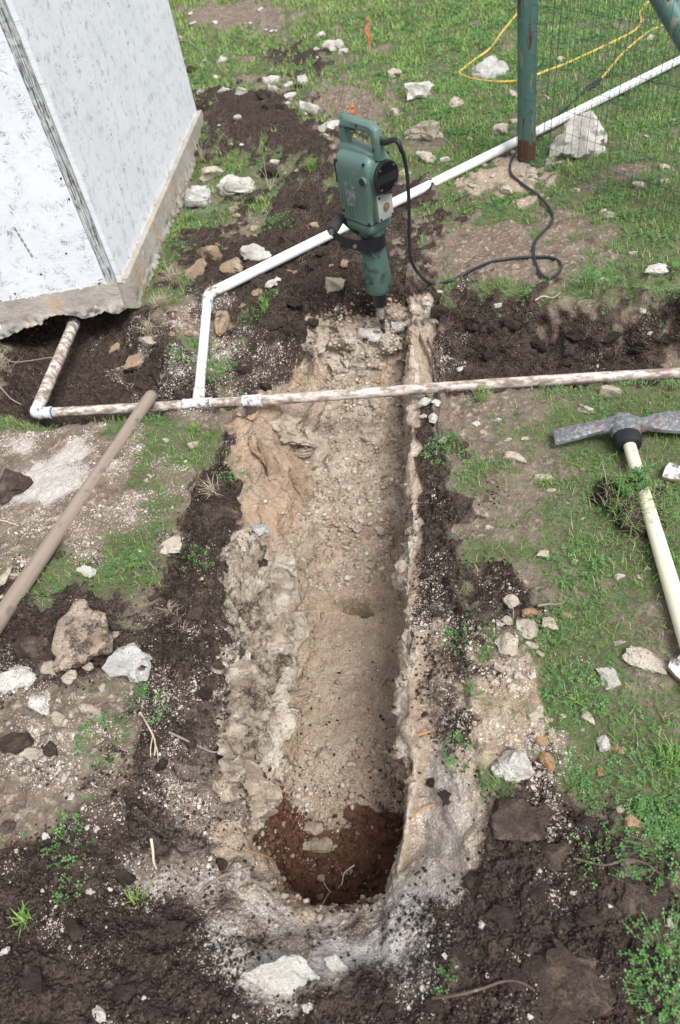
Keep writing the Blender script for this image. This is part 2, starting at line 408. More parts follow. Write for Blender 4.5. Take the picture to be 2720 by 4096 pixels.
# ------------------------------------------------------------------ the ground and the trench
def poly_world(pts): return np.array([px(u, v, 0)[:2] for u, v in pts])
def poly_sd(P, poly):
    """signed distance (positive inside) of plan points P to a polygon"""
    x, y = P[:, 0], P[:, 1]; ins = np.zeros(len(P), bool); d2 = np.full(len(P), 1e9)
    n = len(poly)
    for i in range(n):
        ax, ay = poly[i]; bx, by = poly[(i+1) % n]
        ex, ey = bx-ax, by-ay; t = np.clip(((x-ax)*ex+(y-ay)*ey)/(ex*ex+ey*ey+1e-12), 0, 1)
        d2 = np.minimum(d2, (x-ax-t*ex)**2+(y-ay-t*ey)**2)
        cr = ((ay > y) != (by > y)) & (x < (bx-ax)*(y-ay)/((by-ay) if abs(by-ay) > 1e-9 else 1e-9)+ax)
        ins ^= cr
    d = np.sqrt(d2); return np.where(ins, d, -d)
POLY = {
 'humus': [
  [(745,470),(790,415),(900,385),(1060,390),(1180,440),(1260,520),(1370,560),(1380,720),(1250,740),(1100,650),(900,640),(760,640),(735,560)],
  [(1000,780),(1250,720),(1370,760),(1640,740),(1740,800),(1660,960),(1650,1120),(1640,1320),(1300,1400),(1180,1600),(850,1610),(900,1400),(880,1250),(760,1180),(690,980),(830,900),(1000,950)],
  [(1650,1120),(1900,1190),(2200,1220),(2330,1240),(2760,1255),(2760,1500),(1660,1560)],
  [(-60,1330),(500,1270),(620,1330),(860,1500),(850,1610),(700,1600),(-60,1650)],
  [(1655,1780),(1760,1800),(1830,1900),(1840,2100),(1780,2230),(1850,2300),(1980,2300),(2120,2390),(2050,2470),(1960,2520),(1900,2640),(1830,2900),(1650,3100)],
  [(1850,3180),(2050,3120),(2200,3180),(2480,3330),(2760,3480),(2680,3900),(2660,4160),(1500,4160),(1420,3900),(1700,3600),(1850,3400)],
  [(-60,3420),(400,3300),(560,2800),(600,2500),(570,2380),(720,2150),(820,2000),(960,1900),(1000,2400),(950,3300),(1000,3600),(1080,3680),(950,3800),(1100,4160),(-60,4160)],
  [(-60,2360),(350,2330),(560,2420),(560,2700),(-60,2720)],
  [(1100,230),(1180,200),(1290,240),(1270,310),(1120,280)],
  [(1600,860),(1720,800),(1760,880),(1640,1000)]],
 'bare': [
  [(1690,920),(1900,880),(2300,930),(2350,1040),(2250,1160),(1950,1160),(1690,1130)],
  [(-60,1740),(500,1720),(620,1900),(480,2180),(-60,2260)],
  [(-60,2690),(420,2760),(560,2720),(520,3000),(380,3300),(-60,3440)],
  [(1850,2620),(2080,2600),(2150,2800),(2120,3180),(1850,3260),(1770,3000)],
  [(1850,700),(2080,630),(2220,690),(2100,780),(1860,770)],
  [(860,1560),(1180,1560),(1180,1700),(840,1700)],
  [(440,1380),(800,1180),(860,1480),(700,1560)],
  [(1690,1640),(1960,1600),(1990,1760),(1740,1760)],
  [(1300,330),(1560,380),(1540,520),(1200,470)],
  [(740,60),(1100,30),(1180,120),(800,130)]],
 'grit': [
  [(-60,1740),(500,1720),(700,1900),(620,2180),(-60,2300)],
  [(-60,2640),(420,2750),(600,2560),(600,2800),(420,3300),(-60,3480)],
  [(1760,2350),(2000,2450),(2100,2600),(2150,2800),(2120,3180),(1850,3260),(1660,3100),(1650,2600)],
  [(520,2850),(940,2800),(1100,3300),(1300,3700),(1000,3950),(350,3800),(200,3550),(480,3250)],
  [(1250,3650),(1620,3560),(1720,3200),(1900,3250),(1900,3500),(1700,3800),(1500,4150),(900,4150),(900,3750)],
  [(1600,3500),(1800,3200),(2000,3500),(1900,3900),(1400,4150),(900,4100),(1000,3700)],
  [(440,1380),(800,1180),(1100,1400),(1150,1600),(700,1600)],
  [(1640,1180),(1850,1280),(1800,1480),(1650,1500)],
  [(1850,700),(2080,630),(2220,690),(2100,780),(1860,770)]],
 'nolawn': [[(-60,1130),(530,1150),(700,1330),(860,1480),(850,1610),(-60,1660)],[(-200,3420),(400,3280),(900,3000),(1660,3100),(1850,3180),(2200,3180),(2500,3350),(2640,3600),(2600,4300),(-200,4300)]],
 'gravel': [[(1850,2600),(2080,2590),(2160,2800),(2120,3190),(1850,3270),(1770,3000)],[(1850,700),(2080,630),(2220,690),(2100,780),(1860,770)]],
 'dust': [
  [(960,3560),(1250,3640),(1600,3560),(1680,3280),(1800,3230),(1860,3330),(1760,3620),(1520,3900),(1200,3960),(900,3760)],
  [(60,1830),(330,1780),(420,1900),(200,2020),(60,2000)]],
}
PW_POLY = {k: [poly_world(p) for p in v] for k, v in POLY.items()}
def field(key, XY, soft, nz):
    r = np.zeros(len(XY), np.float32)
    for p in PW_POLY[key]:
        lo = p.min(0)-.25; hi = p.max(0)+.25
        s = np.where((XY[:, 0] > lo[0]) & (XY[:, 0] < hi[0]) & (XY[:, 1] > lo[1]) & (XY[:, 1] < hi[1]))[0]
        if len(s):
            sc = np.clip(XY[s, 1]/2.5, .7, 2.5)
            r[s] = np.maximum(r[s], sst(-soft, soft, (poly_sd(XY[s], p)+nz[s]*soft*1.4*sc)))
    return r
PIT = poly_world([(-40,1200),(480,1150),(570,1330),(720,1560),(640,1610),(150,1680),(0,1560)])
MOUND = PW_POLY['humus'][0]
def z0(XY):
    """the open ground around the trench: undulation, spoil heap, cross trench and the hole below the shed"""
    x, y = XY[:, 0], XY[:, 1]; p3 = np.stack([x, y, np.zeros_like(x)], 1)
    z = .022*fbm(p3*1.3, 2)*sst(.2, 1.2, np.abs(x+.3)+y*.2) + .004*y*(y > 4)*np.clip(y-4, 0, 30)*.35
    z = z + .10*sst(-.15, .30, poly_sd(XY, MOUND)) * (1+.5*perlin(p3*3))
    yt = np.interp(x, [-.1, .19, .6, .965, 1.6, 3], [2.90, 2.735, 2.60, 2.50, 2.40, 2.3]) + .03*perlin(p3*5)
    yb = np.interp(x, [-.1, .3, .9, 1.6], [2.46, 2.44, 2.38, 2.3])
    cut = sst(2.03, 2.25, y)*(1-sst(yb, yt, y))
    wx = sst(-.16, .06, x)*(1-sst(1.5, 2.4, x))
    z = z - .17*cut*wx
    z = z + .02*sst(yt-.06, yt+.04, y)*(1-sst(yt+.05, yt+.5, y))*wx
    z = z - .17*sst(-.10, .14, poly_sd(XY, PIT))
    wl = (1-sst(-.8, -.55, x))*sst(-2.3, -1.9, x)
    z = z - .075*np.exp(-((y-2.21)/.10)**2)*wl
    bk = sst(-1.15, -.95, x)*(1-sst(-.1, .0, x))
    z = z - .07*bk*sst(2.9, 2.45, y)*sst(2.0, 2.2, y)
    # soil heaped against the white pipe
    for u, v, hgt, r in ((1190,985,.045,.07), (1420,900,.035,.07), (1690,745,.05,.08), (1250,960,.02,.1), (1730,760,.04,.07)):
        c = px(u, v, 0); z = z + hgt*np.exp(-(((x-c[0])**2+(y-c[1])**2)/r**2))
    return z
def curve(tab):
    t = np.array(tab, float); return lambda y: np.interp(y, t[:, 0], t[:, 1])
AX = curve([(0,-.80),(.40,-.82),(.72,-.84),(1.15,-.90),(1.5,-.90),(1.82,-.84),(2.1,-.80),(2.35,-.74),(2.6,-.68),(2.9,-.64),(3.2,-.62),(99,-.62)])
BX = curve([(0,-.48),(.30,-.50),(.52,-.545),(.8,-.61),(1.06,-.645),(1.48,-.70),(1.75,-.735),(1.95,-.76),(2.08,-.77),(2.2,-.70),(2.3,-.64),(2.6,-.57),(2.9,-.55),(99,-.55)])
BZ = curve([(0,0),(.15,-.02),(.30,-.08),(.52,-.20),(.8,-.19),(1.06,-.18),(1.48,-.15),(1.9,-.09),(2.1,-.06),(2.3,-.09),(2.6,-.09),(2.75,-.05),(2.95,0),(99,0)])
CX = curve([(0,-.42),(.44,-.42),(.52,-.50),(.70,-.515),(1.0,-.49),(1.375,-.483),(1.645,-.53),(2.0,-.53),(2.24,-.52),(2.5,-.50),(2.66,-.48),(2.9,-.47),(99,-.47)])
CZ = curve([(0,0),(.1,-.01),(.22,-.05),(.33,-.13),(.415,-.20),(.44,-.30),(.475,-.60),(.6,-.60),(.74,-.555),(.85,-.52),(1.2,-.50),(1.44,-.485),(1.475,-.44),(1.74,-.425),(1.80,-.365),(2.24,-.335),(2.5,-.305),(2.63,-.275),(2.685,-.175),(2.74,-.15),(2.80,-.06),(2.90,-.02),(3.0,0),(99,0)])
DX = curve([(0,-.14),(.44,-.16),(.55,-.11),(99,-.105)])
EX = curve([(0,-.08),(.3,-.10),(.443,-.128),(.558,-.10),(.8,-.09),(1.17,-.098),(1.96,-.086),(2.3,-.075),(2.6,-.085),(2.9,-.093),(99,-.09)])
EZ = curve([(0,0),(.15,-.015),(.3,-.08),(.443,-.20),(.558,-.11),(.75,-.075),(1.0,-.05),(2.0,-.04),(2.3,-.05),(2.75,-.02),(3,0),(99,0)])
FX = curve([(0,.05),(.4,.06),(.56,.08),(1.17,.05),(1.9,.02),(2.9,.02),(99,.02)])
CLEAR = [(np.array([-1.69, 2.182, -.058]), np.array([2.2, 2.182, -.058]), .022), (np.array([-.965, 2.182, -.058]), np.array([-1.034, 2.866, .05]), .022),
         (np.array([-1.034, 2.866, .05]), np.array([.565, 4.378, .05]), .025), (np.array([-1.69, 2.182, -.058]), np.array([*px(305, 1275, -.02)[:2], -.02]), .028)]
def build_ground():
    ys = [-.7]
    while ys[-1] < .02: ys.append(ys[-1]+.03)
    while ys[-1] < 3.3:
        y = ys[-1]
        d = .0062 if y < 1.2 else .0066
        if .40 < y < .50 or 2.60 < y < 2.95: d = .0036
        ys.append(y+d)
    d = .0068
    while ys[-1] < 70: d *= 1.03; ys.append(ys[-1]+d)
    ys = np.array(ys); nr = len(ys)
    NL, NR = 215, 170
    seg = [50, 46, 40, 66, 40, 10, 22]                       # A-B, B-B2, B2-C, C-D, D-E2, E2-E, E-F
    yc = np.clip(ys, 0, 99)
    wl = np.interp(ys, [-1, 2.2, 5, 12, 70], [1.3, 1.75, 3.0, 7.5, 45]); wr = np.interp(ys, [-1, 2.2, 5, 12, 70], [1.0, 1.45, 3.2, 7.5, 45])
    ax, bx, bz, cx, cz, dx, ex, ez, fx = (f(yc) for f in (AX, BX, BZ, CX, CZ, DX, EX, EZ, FX))
    # wandering edges
    def wob(k, s, a): return a*perlin(np.stack([ys*s, np.full(nr, k*7.7), np.zeros(nr)], 1))
    inT = sst(.25, .5, ys)*(1-sst(2.75, 3.0, ys))
    bx = bx+wob(1, 3.5, .045)*inT+wob(2, 12, .018)*inT+wob(12, 31, .008)*inT; cx = cx+wob(3, 5, .014)*inT; ex = ex+wob(4, 8, .008)*inT+wob(5, 23, .004)*inT
    ax = ax+wob(6, 4, .05)*inT+wob(9, 13, .025)*inT; fx = fx+wob(7, 5, .03)*inT
    und = sst(.5, .8, ys)*(1-sst(1.45, 1.7, ys))
    b2x = bx+(cx-bx)*(.62+.34*und)+wob(8, 7, .018)*inT; b2z = bz+(cz-bz)*(.52+.03*und)
    X = np.zeros((nr, 0)); Z = np.zeros((nr, 0)); T = np.zeros((nr, 0))
    zA = z0(np.stack([ax, ys], 1)); zF = z0(np.stack([fx, ys], 1))
    zE = z0(np.stack([ex, ys], 1)); zB = z0(np.stack([bx, ys], 1)); zM = z0(np.stack([(cx+dx)/2, ys], 1))
    inside = sst(.02, .3, ys)*(1-sst(2.85, 3.05, ys))
    kx = [ax, bx, b2x, cx, dx, dx+(ex-dx)*.3, ex, fx]
    kz = [zA, zB*(1-.3*inside)+bz, b2z, cz, cz+.005, cz*.25+ez*.75, zE*(1-.3*inside)+ez, zF]
    for i in range(8): kz[i] = kz[i]*inside+z0(np.stack([kx[i], ys], 1))*(1-inside)
    f = np.linspace(0, 1, NL, endpoint=False)**.85
    xs = (ax-wl)[:, None]+wl[:, None]*f[None, :]
    zz = z0(np.stack([xs.ravel(), np.repeat(ys, NL)], 1)).reshape(nr, NL)
    X, Z, T = xs, zz, np.zeros((nr, NL))-1
    for i, n in enumerate(seg):
        t = np.linspace(0, 1, n, endpoint=False)
        X = np.concatenate([X, kx[i][:, None]*(1-t)+kx[i+1][:, None]*t], 1)
        te = t if i not in (0, 6) else (t*t*(3-2*t) if i == 6 else t**.55)
        Z = np.concatenate([Z, kz[i][:, None]*(1-te)+kz[i+1][:, None]*te], 1)
        T = np.concatenate([T, np.full((nr, n), i)+t], 1)
    f = np.linspace(0, 1, NR)**1.15
    xs = fx[:, None]+wr[:, None]*f[None, :]
    zz = z0(np.stack([xs.ravel(), np.repeat(ys, NR)], 1)).reshape(nr, NR)
    X = np.concatenate([X, xs], 1); Z = np.concatenate([Z, zz], 1); T = np.concatenate([T, np.full((nr, NR), 8.)], 1)
    nc = X.shape[1]; Y = np.repeat(ys[:, None], nc, 1)
    # soften profile corners a little
    for _ in range(2):
        Z[:, 1:-1] = Z[:, 1:-1]*.5+(Z[:, :-2]+Z[:, 2:])*.25
    P = np.stack([X, Y, Z], 2)
    gx = np.gradient(P, axis=1); gy = np.gradient(P, axis=0)
    Nn = np.cross(gx, gy); Nn /= np.linalg.norm(Nn, axis=2)[:, :, None]+1e-12
    p = P.reshape(-1, 3); nn = Nn.reshape(-1, 3); t = T.ravel(); y = p[:, 1]; x = p[:, 0]
    XY = p[:, :2].copy()
    nz = fbm(np.stack([x*7, y*7, np.zeros_like(x)], 1), 3)
    n5 = fbm(np.stack([x*22, y*22, np.full_like(x, 1.5)], 1), 2)
    hum = field('humus', XY, .13, nz+.6*n5); bare = field('bare', XY, .13, nz+.5*n5); grit = field('grit', XY, .16, nz); dust = field('dust', XY, .13, nz)
    out = (t < 0) | (t > 7)
    tw = sst(-.05, .30+.15*nz, t)*(1-sst(6.55, 7.05, t+.25*nz))*sst(.30, .44, y+.05*nz)*(1-sst(2.80, 2.92, y+.06*nz))*(~out)
    trn = sst(.36, .46, y)*(1-sst(2.74, 2.86, y))*(~out)
    tt = t+np.where(t < 1.9, .55*nz+.25*n5, .22*nz)*((t > 0) & (t < 7)); yy = y+.05*nz
    def band(a, b, s=.15): return sst(a-s, a+s, tt)*(1-sst(b-s, b+s, tt))
    def yb(a, b, s=.08): return sst(a-s, a+s, yy)*(1-sst(b-s, b+s, yy))
    ab = band(-.5, .95); bc = band(1., 2.75); fl = band(2.75, 4.1, .1); rw = band(4.1, 6.15); ef = band(6.2, 7.6)
    mid = sst(.45, .8, yy)*(1-sst(1.42, 1.66, yy))
    # plan values for the open ground
    zero = np.zeros_like(y)
    p_lawn = (1-np.maximum(hum, bare))*(1-field('nolawn', XY, .06, nz))
    hum = np.maximum(hum, .95*field('nolawn', XY, .08, nz)*(1-np.clip(1.3*dust, 0, 1)))
    p_lawn = p_lawn*np.clip(.70+1.05*fbm(np.stack([x*2.3, y*2.3, np.full_like(x, 3)], 1), 3)+.3*n5+.20*sst(3.5, 5, y)+.14*(x > .1), 0, 1)
    p_grit = np.maximum(np.maximum(grit*.85*np.clip(.75+.9*nz, .15, 1.3), .13*(1-p_lawn)), hum*.17*np.clip(.6+1.6*nz, .1, 2))
    p_tan = np.clip(field('gravel', XY, .12, nz), 0, 1)*.9+.22*bare
    p_grit = np.maximum(p_grit, field('nolawn', XY, .1, nz)*.42*np.clip(.35+1.7*nz, 0, 1.4)*(y < 1.5))
    # trench values by place in the cross section
    v_lime = np.maximum.reduce([band(.85, 2.2)*(.12+.58*mid), fl*.42*sst(1.5, 1.9, yy), band(5.3, 6.15, .1)*.55, .62*yb(2.62, 2.78, .03)])
    v_org = np.maximum.reduce([ab*.55*yb(1.95, 2.24), .40*band(.6, 2.9)*yb(1.6, 2.3)*np.clip(.8+1.4*nz, .2, 1.4), .62*band(2.8, 3.02, .06)*yb(.66, 1.3),
        .55*np.exp(-(((x+.17)/.05)**2+((y-1.28)/.13)**2))*fl, .4*band(1.9, 2.6)*yb(.7, 1.0)])
    v_red = np.maximum(.95*band(2.2, 4.8)*yb(.46, .74, .05), .6*band(1.8, 2.8)*yb(.46, .72))
    v_hum = np.maximum.reduce([ab*yb(.35, 1.97, .06)*(.95-.42*(1-sst(.85, 1.15, yy))*sst(.1, .5, tt)), ab*sst(2.25, 2.4, yy)*.95, ef*.92*yb(1.08, 2.10), ef*.45*yb(.62, 1.08), sst(2.775, 2.81, yy), bc*.5*sst(2.3, 2.5, yy)*band(1, 1.7)])
    v_hum = np.maximum(v_hum, .62*band(.7, 1.5, .3)*mid*np.clip(.3+2.2*nz, 0, 1.2))
    v_grit = np.maximum.reduce([ab*(.38+.45*(1-sst(.85, 1.15, yy)))*np.clip(.6+1.2*nz, 0, 1.5), ef*.8*(1-.65*sst(1.1, 1.4, yy))*(1-sst(2.1, 2.3, yy)), fl*(.22+.25*yb(.7, .95)), bc*.25, v_hum*.10])
    v_dust = np.maximum.reduce([ef*.62*(1-sst(.6, .95, yy)), ab*.3*(1-sst(.7, 1.1, yy)), .7*(1-sst(.40, .47, yy))])*(1-v_red)
    def mixv(a, b): return a*(1-tw)+b*tw
    lawn = mixv(p_lawn, zero); hum = mixv(hum, v_hum); grit = mixv(p_grit, v_grit); dust = mixv(dust, v_dust)
    lime = mixv(zero, v_lime); org = mixv(zero, v_org); red = mixv(zero, v_red); tan = mixv(p_tan, 1-.85*np.clip(ab, 0, 1)*(1-sst(.95, 1.2, yy)))
    hum = hum*(1-.75*np.clip(dust, 0, 1)*(y < .7))
    # relief along the normals
    def at(s, k=0.): return p*s+k
    soil = np.clip(hum+.55*bare+.2*(1-lawn), 0, 1)*(1-.6*np.clip(dust, 0, 1))
    lump = np.maximum(0, fbm(at(6.5, 11), 2))
    clod = billow(at(13), 2)*.010+.012*fbm(at(26, 5), 3)+billow(at(34, 5), 2)*.006+lump*.04+.007*fbm(at(75, 3), 2)
    dsp = soil*clod + (1-soil)*(1-np.clip(lime, 0, 1))*(.005*fbm(at(24), 2)+.003*fbm(at(80), 1))
    wall = np.clip(bc+band(4.2, 5.9), 0, 1)*trn
    wz = np.where((wall > .02) | (((y > 2.5) & (y < 3.0)) & ~out) | ((fl*trn > .02) & (y > 1.4)))[0]
    fA = np.zeros_like(y); fB = np.zeros_like(y); q3 = p[wz]+.03*np.stack([fbm(p[wz]*9, 2), fbm(p[wz]*9+5, 2), fbm(p[wz]*9+9, 2)], 1)
    fA[wz] = facets(q3*9.5, 1); fB[wz] = facets(q3*24, 2)
    facet = .034*fbm(at(5.5, 3), 2)+.030*fA+.013*fB+.006*fbm(at(45, 2), 2)
    strata = .012*np.sin(p[:, 2]*80+4*perlin(at(5)))
    dsp = dsp+wall*(facet*(.5+.5*mid)+strata*.6)
    dsp = dsp+np.clip(ab, 0, 1)*trn*(.030*billow(at(8, 4), 2)+.008*fbm(at(30, 6), 2))
    dsp = dsp+fl*trn*(.006*fbm(at(20), 3)+.024*fA*sst(1.45, 1.8, y)+.008*fB*sst(1.45, 1.8, y))
    brk = (~out)*sst(2.58, 2.66, y)*(1-sst(2.85, 2.95, y))
    dsp = dsp+brk*(.045*fA+.020*fB+.006*fbm(at(40), 2))
    bank = sst(-.1, .1, x)*out*sst(2.36, 2.46, y)*(1-sst(2.7, 2.9, y))
    dsp = dsp+bank*(.032*billow(at(7, 6), 2)-.01)
    dsp = dsp+np.clip(ef, 0, 1)*trn*(-.014*billow(at(11, 5), 2)+.008*fbm(at(34, 4), 2)+.004*fbm(at(90, 4), 1))
    dsp = dsp*np.clip(1.2-.02*y, .5, 1)
    p = p+nn*dsp[:, None]
    # the near end of the pit is rounded
    bw = sst(.18, .42, p[:, 1])*(1-sst(.55, .95, p[:, 1]))*sst(1.2, 2.2, t)*(1-sst(6.0, 7.0, t))
    p[:, 1] += bw*.085*np.clip(np.abs(p[:, 0]+.31)/.2, 0, 1.3)**2.2-bw*.03+bw*(.022*perlin(p*13)+.012*perlin(p*31+4))
    # the dark socket in the floor, mid trench
    c = px(1425, 2415, -.45)[:2]; dd = np.hypot((p[:, 0]-c[0]+.5*(p[:, 1]-c[1]))/.042, (p[:, 1]-c[1])/.026); dd = dd*(1+.55*perlin(p*26)+.3*perlin(p*60)); p[:, 2] -= .15*np.exp(-np.clip(dd, 0, 5)**4)*fl
    # pipes lie clear of the soil except where spoil was thrown over them
    heap = np.zeros(len(p))
    for u, v, r_ in ((1190,985,.05), (1700,745,.07)):
        c = px(u, v, .03); heap = np.maximum(heap, np.exp(-(((p[:, 0]-c[0])**2+(p[:, 1]-c[1])**2)/r_**2)))
    for (a_, b_, r_) in CLEAR:
        e = b_-a_; tt_ = np.clip(((p[:, 0]-a_[0])*e[0]+(p[:, 1]-a_[1])*e[1])/(e[0]**2+e[1]**2), 0, 1)
        dl = np.hypot(p[:, 0]-a_[0]-tt_*e[0], p[:, 1]-a_[1]-tt_*e[1]); lim = a_[2]+tt_*e[2]-r_*.55+np.clip(dl-r_*1.3, 0, None)*1.2
        k = heap < .35; p[:, 2] = np.where(k & (dl < r_*5), np.minimum(p[:, 2], lim), p[:, 2])
    idx = np.arange(nr*nc).reshape(nr, nc)
    F = np.stack([idx[:-1, :-1], idx[:-1, 1:], idx[1:, 1:], idx[1:, :-1]], 2).reshape(-1, 4)
    me = np_mesh('ground', p, F)
    for nm, ch in (('mA', (lawn, hum, lime, tan)), ('mB', (grit, red, org, dust))):
        a = me.color_attributes.new(nm, 'FLOAT_COLOR', 'POINT')
        a.data.foreach_set('color', np.stack(ch, 1).astype(np.float32).ravel())
    o = link('ground', me, M_EARTH); o['kind'] = 'structure'
    return p, F, dict(lawn=lawn, hum=hum, grit=grit, bare=bare*out, dust=dust, fl=fl*trn, red=red, out=out.astype(float), wall=wall)
GP, GF, GM = build_ground()
_near = GP[GF].mean(1)[:, 1] < 14
BVH = BVHTree.FromPolygons(GP.tolist(), GF[_near].tolist())
def hit(u, v, lift=0.):
    d = Vector(ray(u, v)).normalized(); r = BVH.ray_cast(Vector((0, 0, HC)), d)
    p = r[0] if r[0] is not None else Vector(px(u, v, 0))
    return Vector((p.x, p.y, p.z+lift))
def zg(x, y):
    r = BVH.ray_cast(Vector((x, y, 3)), Vector((0, 0, -1)))
    return r[0].z if r[0] is not None else 0.
# per-face sampling data
_q = GP[GF]; _fc = _q.mean(1); _n = np.cross(_q[:, 2]-_q[:, 0], _q[:, 3]-_q[:, 1]); _area = .5*np.linalg.norm(_n, axis=1); _n /= (2*_area[:, None]+1e-12)
GMF = {k: v[GF].mean(1) for k, v in GM.items()}
def scatter(weight, n, seed):
    r = np.random.RandomState(seed); wgt = np.clip(weight, 0, None)*_area
    cs = np.cumsum(wgt); k = np.searchsorted(cs, r.rand(n)*cs[-1]); k = np.clip(k, 0, len(_area)-1)
    a, b = r.rand(n, 1), r.rand(n, 1); q = _q[k]
    pos = q[:, 0]*(1-a)*(1-b)+q[:, 1]*a*(1-b)+q[:, 2]*a*b+q[:, 3]*(1-a)*b
    return pos, _n[k], k, r
# ------------------------------------------------------------------ shed on its concrete footing
def frame_obj(o, origin, xdir, ydir):
    X = Vector(xdir).normalized(); Yv = Vector(ydir); Yv = (Yv-X*X.dot(Yv)).normalized(); Zv = X.cross(Yv)
    o.matrix_world = Matrix.Translation(origin) @ Matrix([[X[i], Yv[i], Zv[i]] for i in range(3)]).to_4x4()
SC = Vector((-1.458, 2.890, 0)); SLd = Vector((-.985, -.171, 0)).normalized(); SRd = Vector((-.064, 1, 0)).normalized()
def wall_panel(name, w, h, thick, jag, seed, mat):
    """a sheet in local x (along the wall), y (up): ragged lower edge, real thickness"""
    nx = int(w/.012); r = np.random.RandomState(seed); xs = np.linspace(0, w, nx)
    e = jag*(.5*fbm(np.stack([xs*9, xs*0+seed, xs*0], 1), 3)+.9*np.maximum(0, fbm(np.stack([xs*4, xs*0+seed+5, xs*0], 1), 2)-.25))
    V = []; F = []
    for k, zt in enumerate((thick, 0.)):
        for i in range(nx): V += [(xs[i], e[i], zt), (xs[i], .06+e[i]*.3, zt), (xs[i], h, zt)]
    n3 = nx*3
    for i in range(nx-1):
        a = i*3
        for q in (0, 1): F += [(a+q, a+3+q, a+4+q, a+1+q), (n3+a+q, n3+a+1+q, n3+a+4+q, n3+a+3+q)]
        F += [(a, n3+a, n3+a+3, a+3), (a+2, a+5, n3+a+5, n3+a+2)]
    for a in (0, (nx-1)*3):
        for q in (0, 1): F.append((a+q, a+q+1, n3+a+q+1, n3+a+q))
    me = bpy.data.meshes.new(name); me.from_pydata(V, [], F); me.update(); me.materials.append(mat)
    return me
shed = thing('shed', 'white painted strand-board shed standing on a broken concrete footing', 'shed', SC)
WZ = .14; WH = 2.0; THK = .022
SLl = 2.6; SRl = 2.37
# front wall: local x runs from the far left end to the corner so that its outer face looks to the trench
seam = .90
for k, (x0, x1, jg, lft) in enumerate(((0, SLl-seam-.002, .02, -.012), (SLl-seam, SLl-.045, .045, 0.))):
    me = wall_panel('wall_panel', x1-x0, WH-lft, THK, jg, 3+k, M_OSB)
    o = link('wall_panel', me, None, shed, smooth=False)
    frame_obj(o, SC+SLd*(SLl-x0)+Vector((0, 0, WZ+lft)), -SLd, (0, 0, 1)); o.matrix_world = o.matrix_world
me = wall_panel('wall_panel', SRl, WH, THK, .03, 9, M_OSB)
o = link('wall_panel', me, None, shed, smooth=False); frame_obj(o, SC+Vector((0, 0, WZ-.005))+SRd*.0, SRd, (0, 0, 1))
# grey weathered end grain of the side sheet, seen on the corner
b = MB(); ys_ = np.linspace(0, WH, 90); rr = np.random.RandomState(4)
V = []; F = []
for i, yv in enumerate(ys_):
    j = rr.normal(0, .0016, 4)
    V += [(-.043+j[0], yv, .004), (-.043+j[1], yv, .019+j[1]), (-.001+j[2], yv, .021+j[3]), (-.001, yv, .004)]
for i in range(len(ys_)-1):
    for k in range(4): F.append((i*4+k, i*4+(k+1) % 4, i*4+4+(k+1) % 4, i*4+4+k))
F += [(0, 3, 2, 1), tuple(len(V)-4+k for k in range(4))]
b.add(V, F); o = b.build('corner_edge_strip', M_OSBEDGE, shed, smooth=False)
frame_obj(o, SC+Vector((0, 0, WZ-.006))+SLd*.0, -SLd, (0, 0, 1))
o['label'] = 'weathered grey end grain of the side sheet'
for ch in shed.children:
    mw = ch.matrix_world.copy(); ch.matrix_parent_inverse = Matrix.Identity(4); ch.matrix_world = Matrix.Identity(4)
    ch.matrix_local = Matrix.Translation(-SC) @ mw
# nail heads and a scrape on the front sheet
def on_wall(u, v, dirv=SLd):
    nrm = Vector((-SLd.y, SLd.x, 0)) if dirv is SLd else Vector((SRd.y, -SRd.x, 0))
    d = Vector(ray(u, v)); t = (SC-Vector((0, 0, HC))).dot(nrm)/d.dot(nrm); return Vector((0, 0, HC))+d*t, nrm
nF = Vector((SLd.y, -SLd.x, 0)); nF = nF if nF.y < 0 else -nF
nS = Vector((1, .064, 0)).normalized()
M_DARK = plain('dark_hole', (.02, .018, .016), .9)
for u, v in ((280,788), (168,1088), (64,1165), (248,706), (268,1005), (400,1125)):
    p, _ = on_wall(u, v); mb = MB(); q = p+nF*(THK+.001)-SC
    mb.tube([q-nF*.002, q+nF*.001], .0045, 8); mb.build('nail_head', M_DARK, shed)
p0, _ = on_wall(62, 900); p1, _ = on_wall(137, 1022); mb = MB()
for k in range(6):
    a = p0.lerp(p1, k/6+.01*(k % 2))-SC+nF*(THK+.001); c = p0.lerp(p1, (k+.8)/6)-SC+nF*(THK+.001)
    mb.tube([a, (a+c)/2, c], [.003, .0048, .0025], 6)
mb.build('scrape_mark', plain('bare_board', (.25, .22, .19), .9), shed)
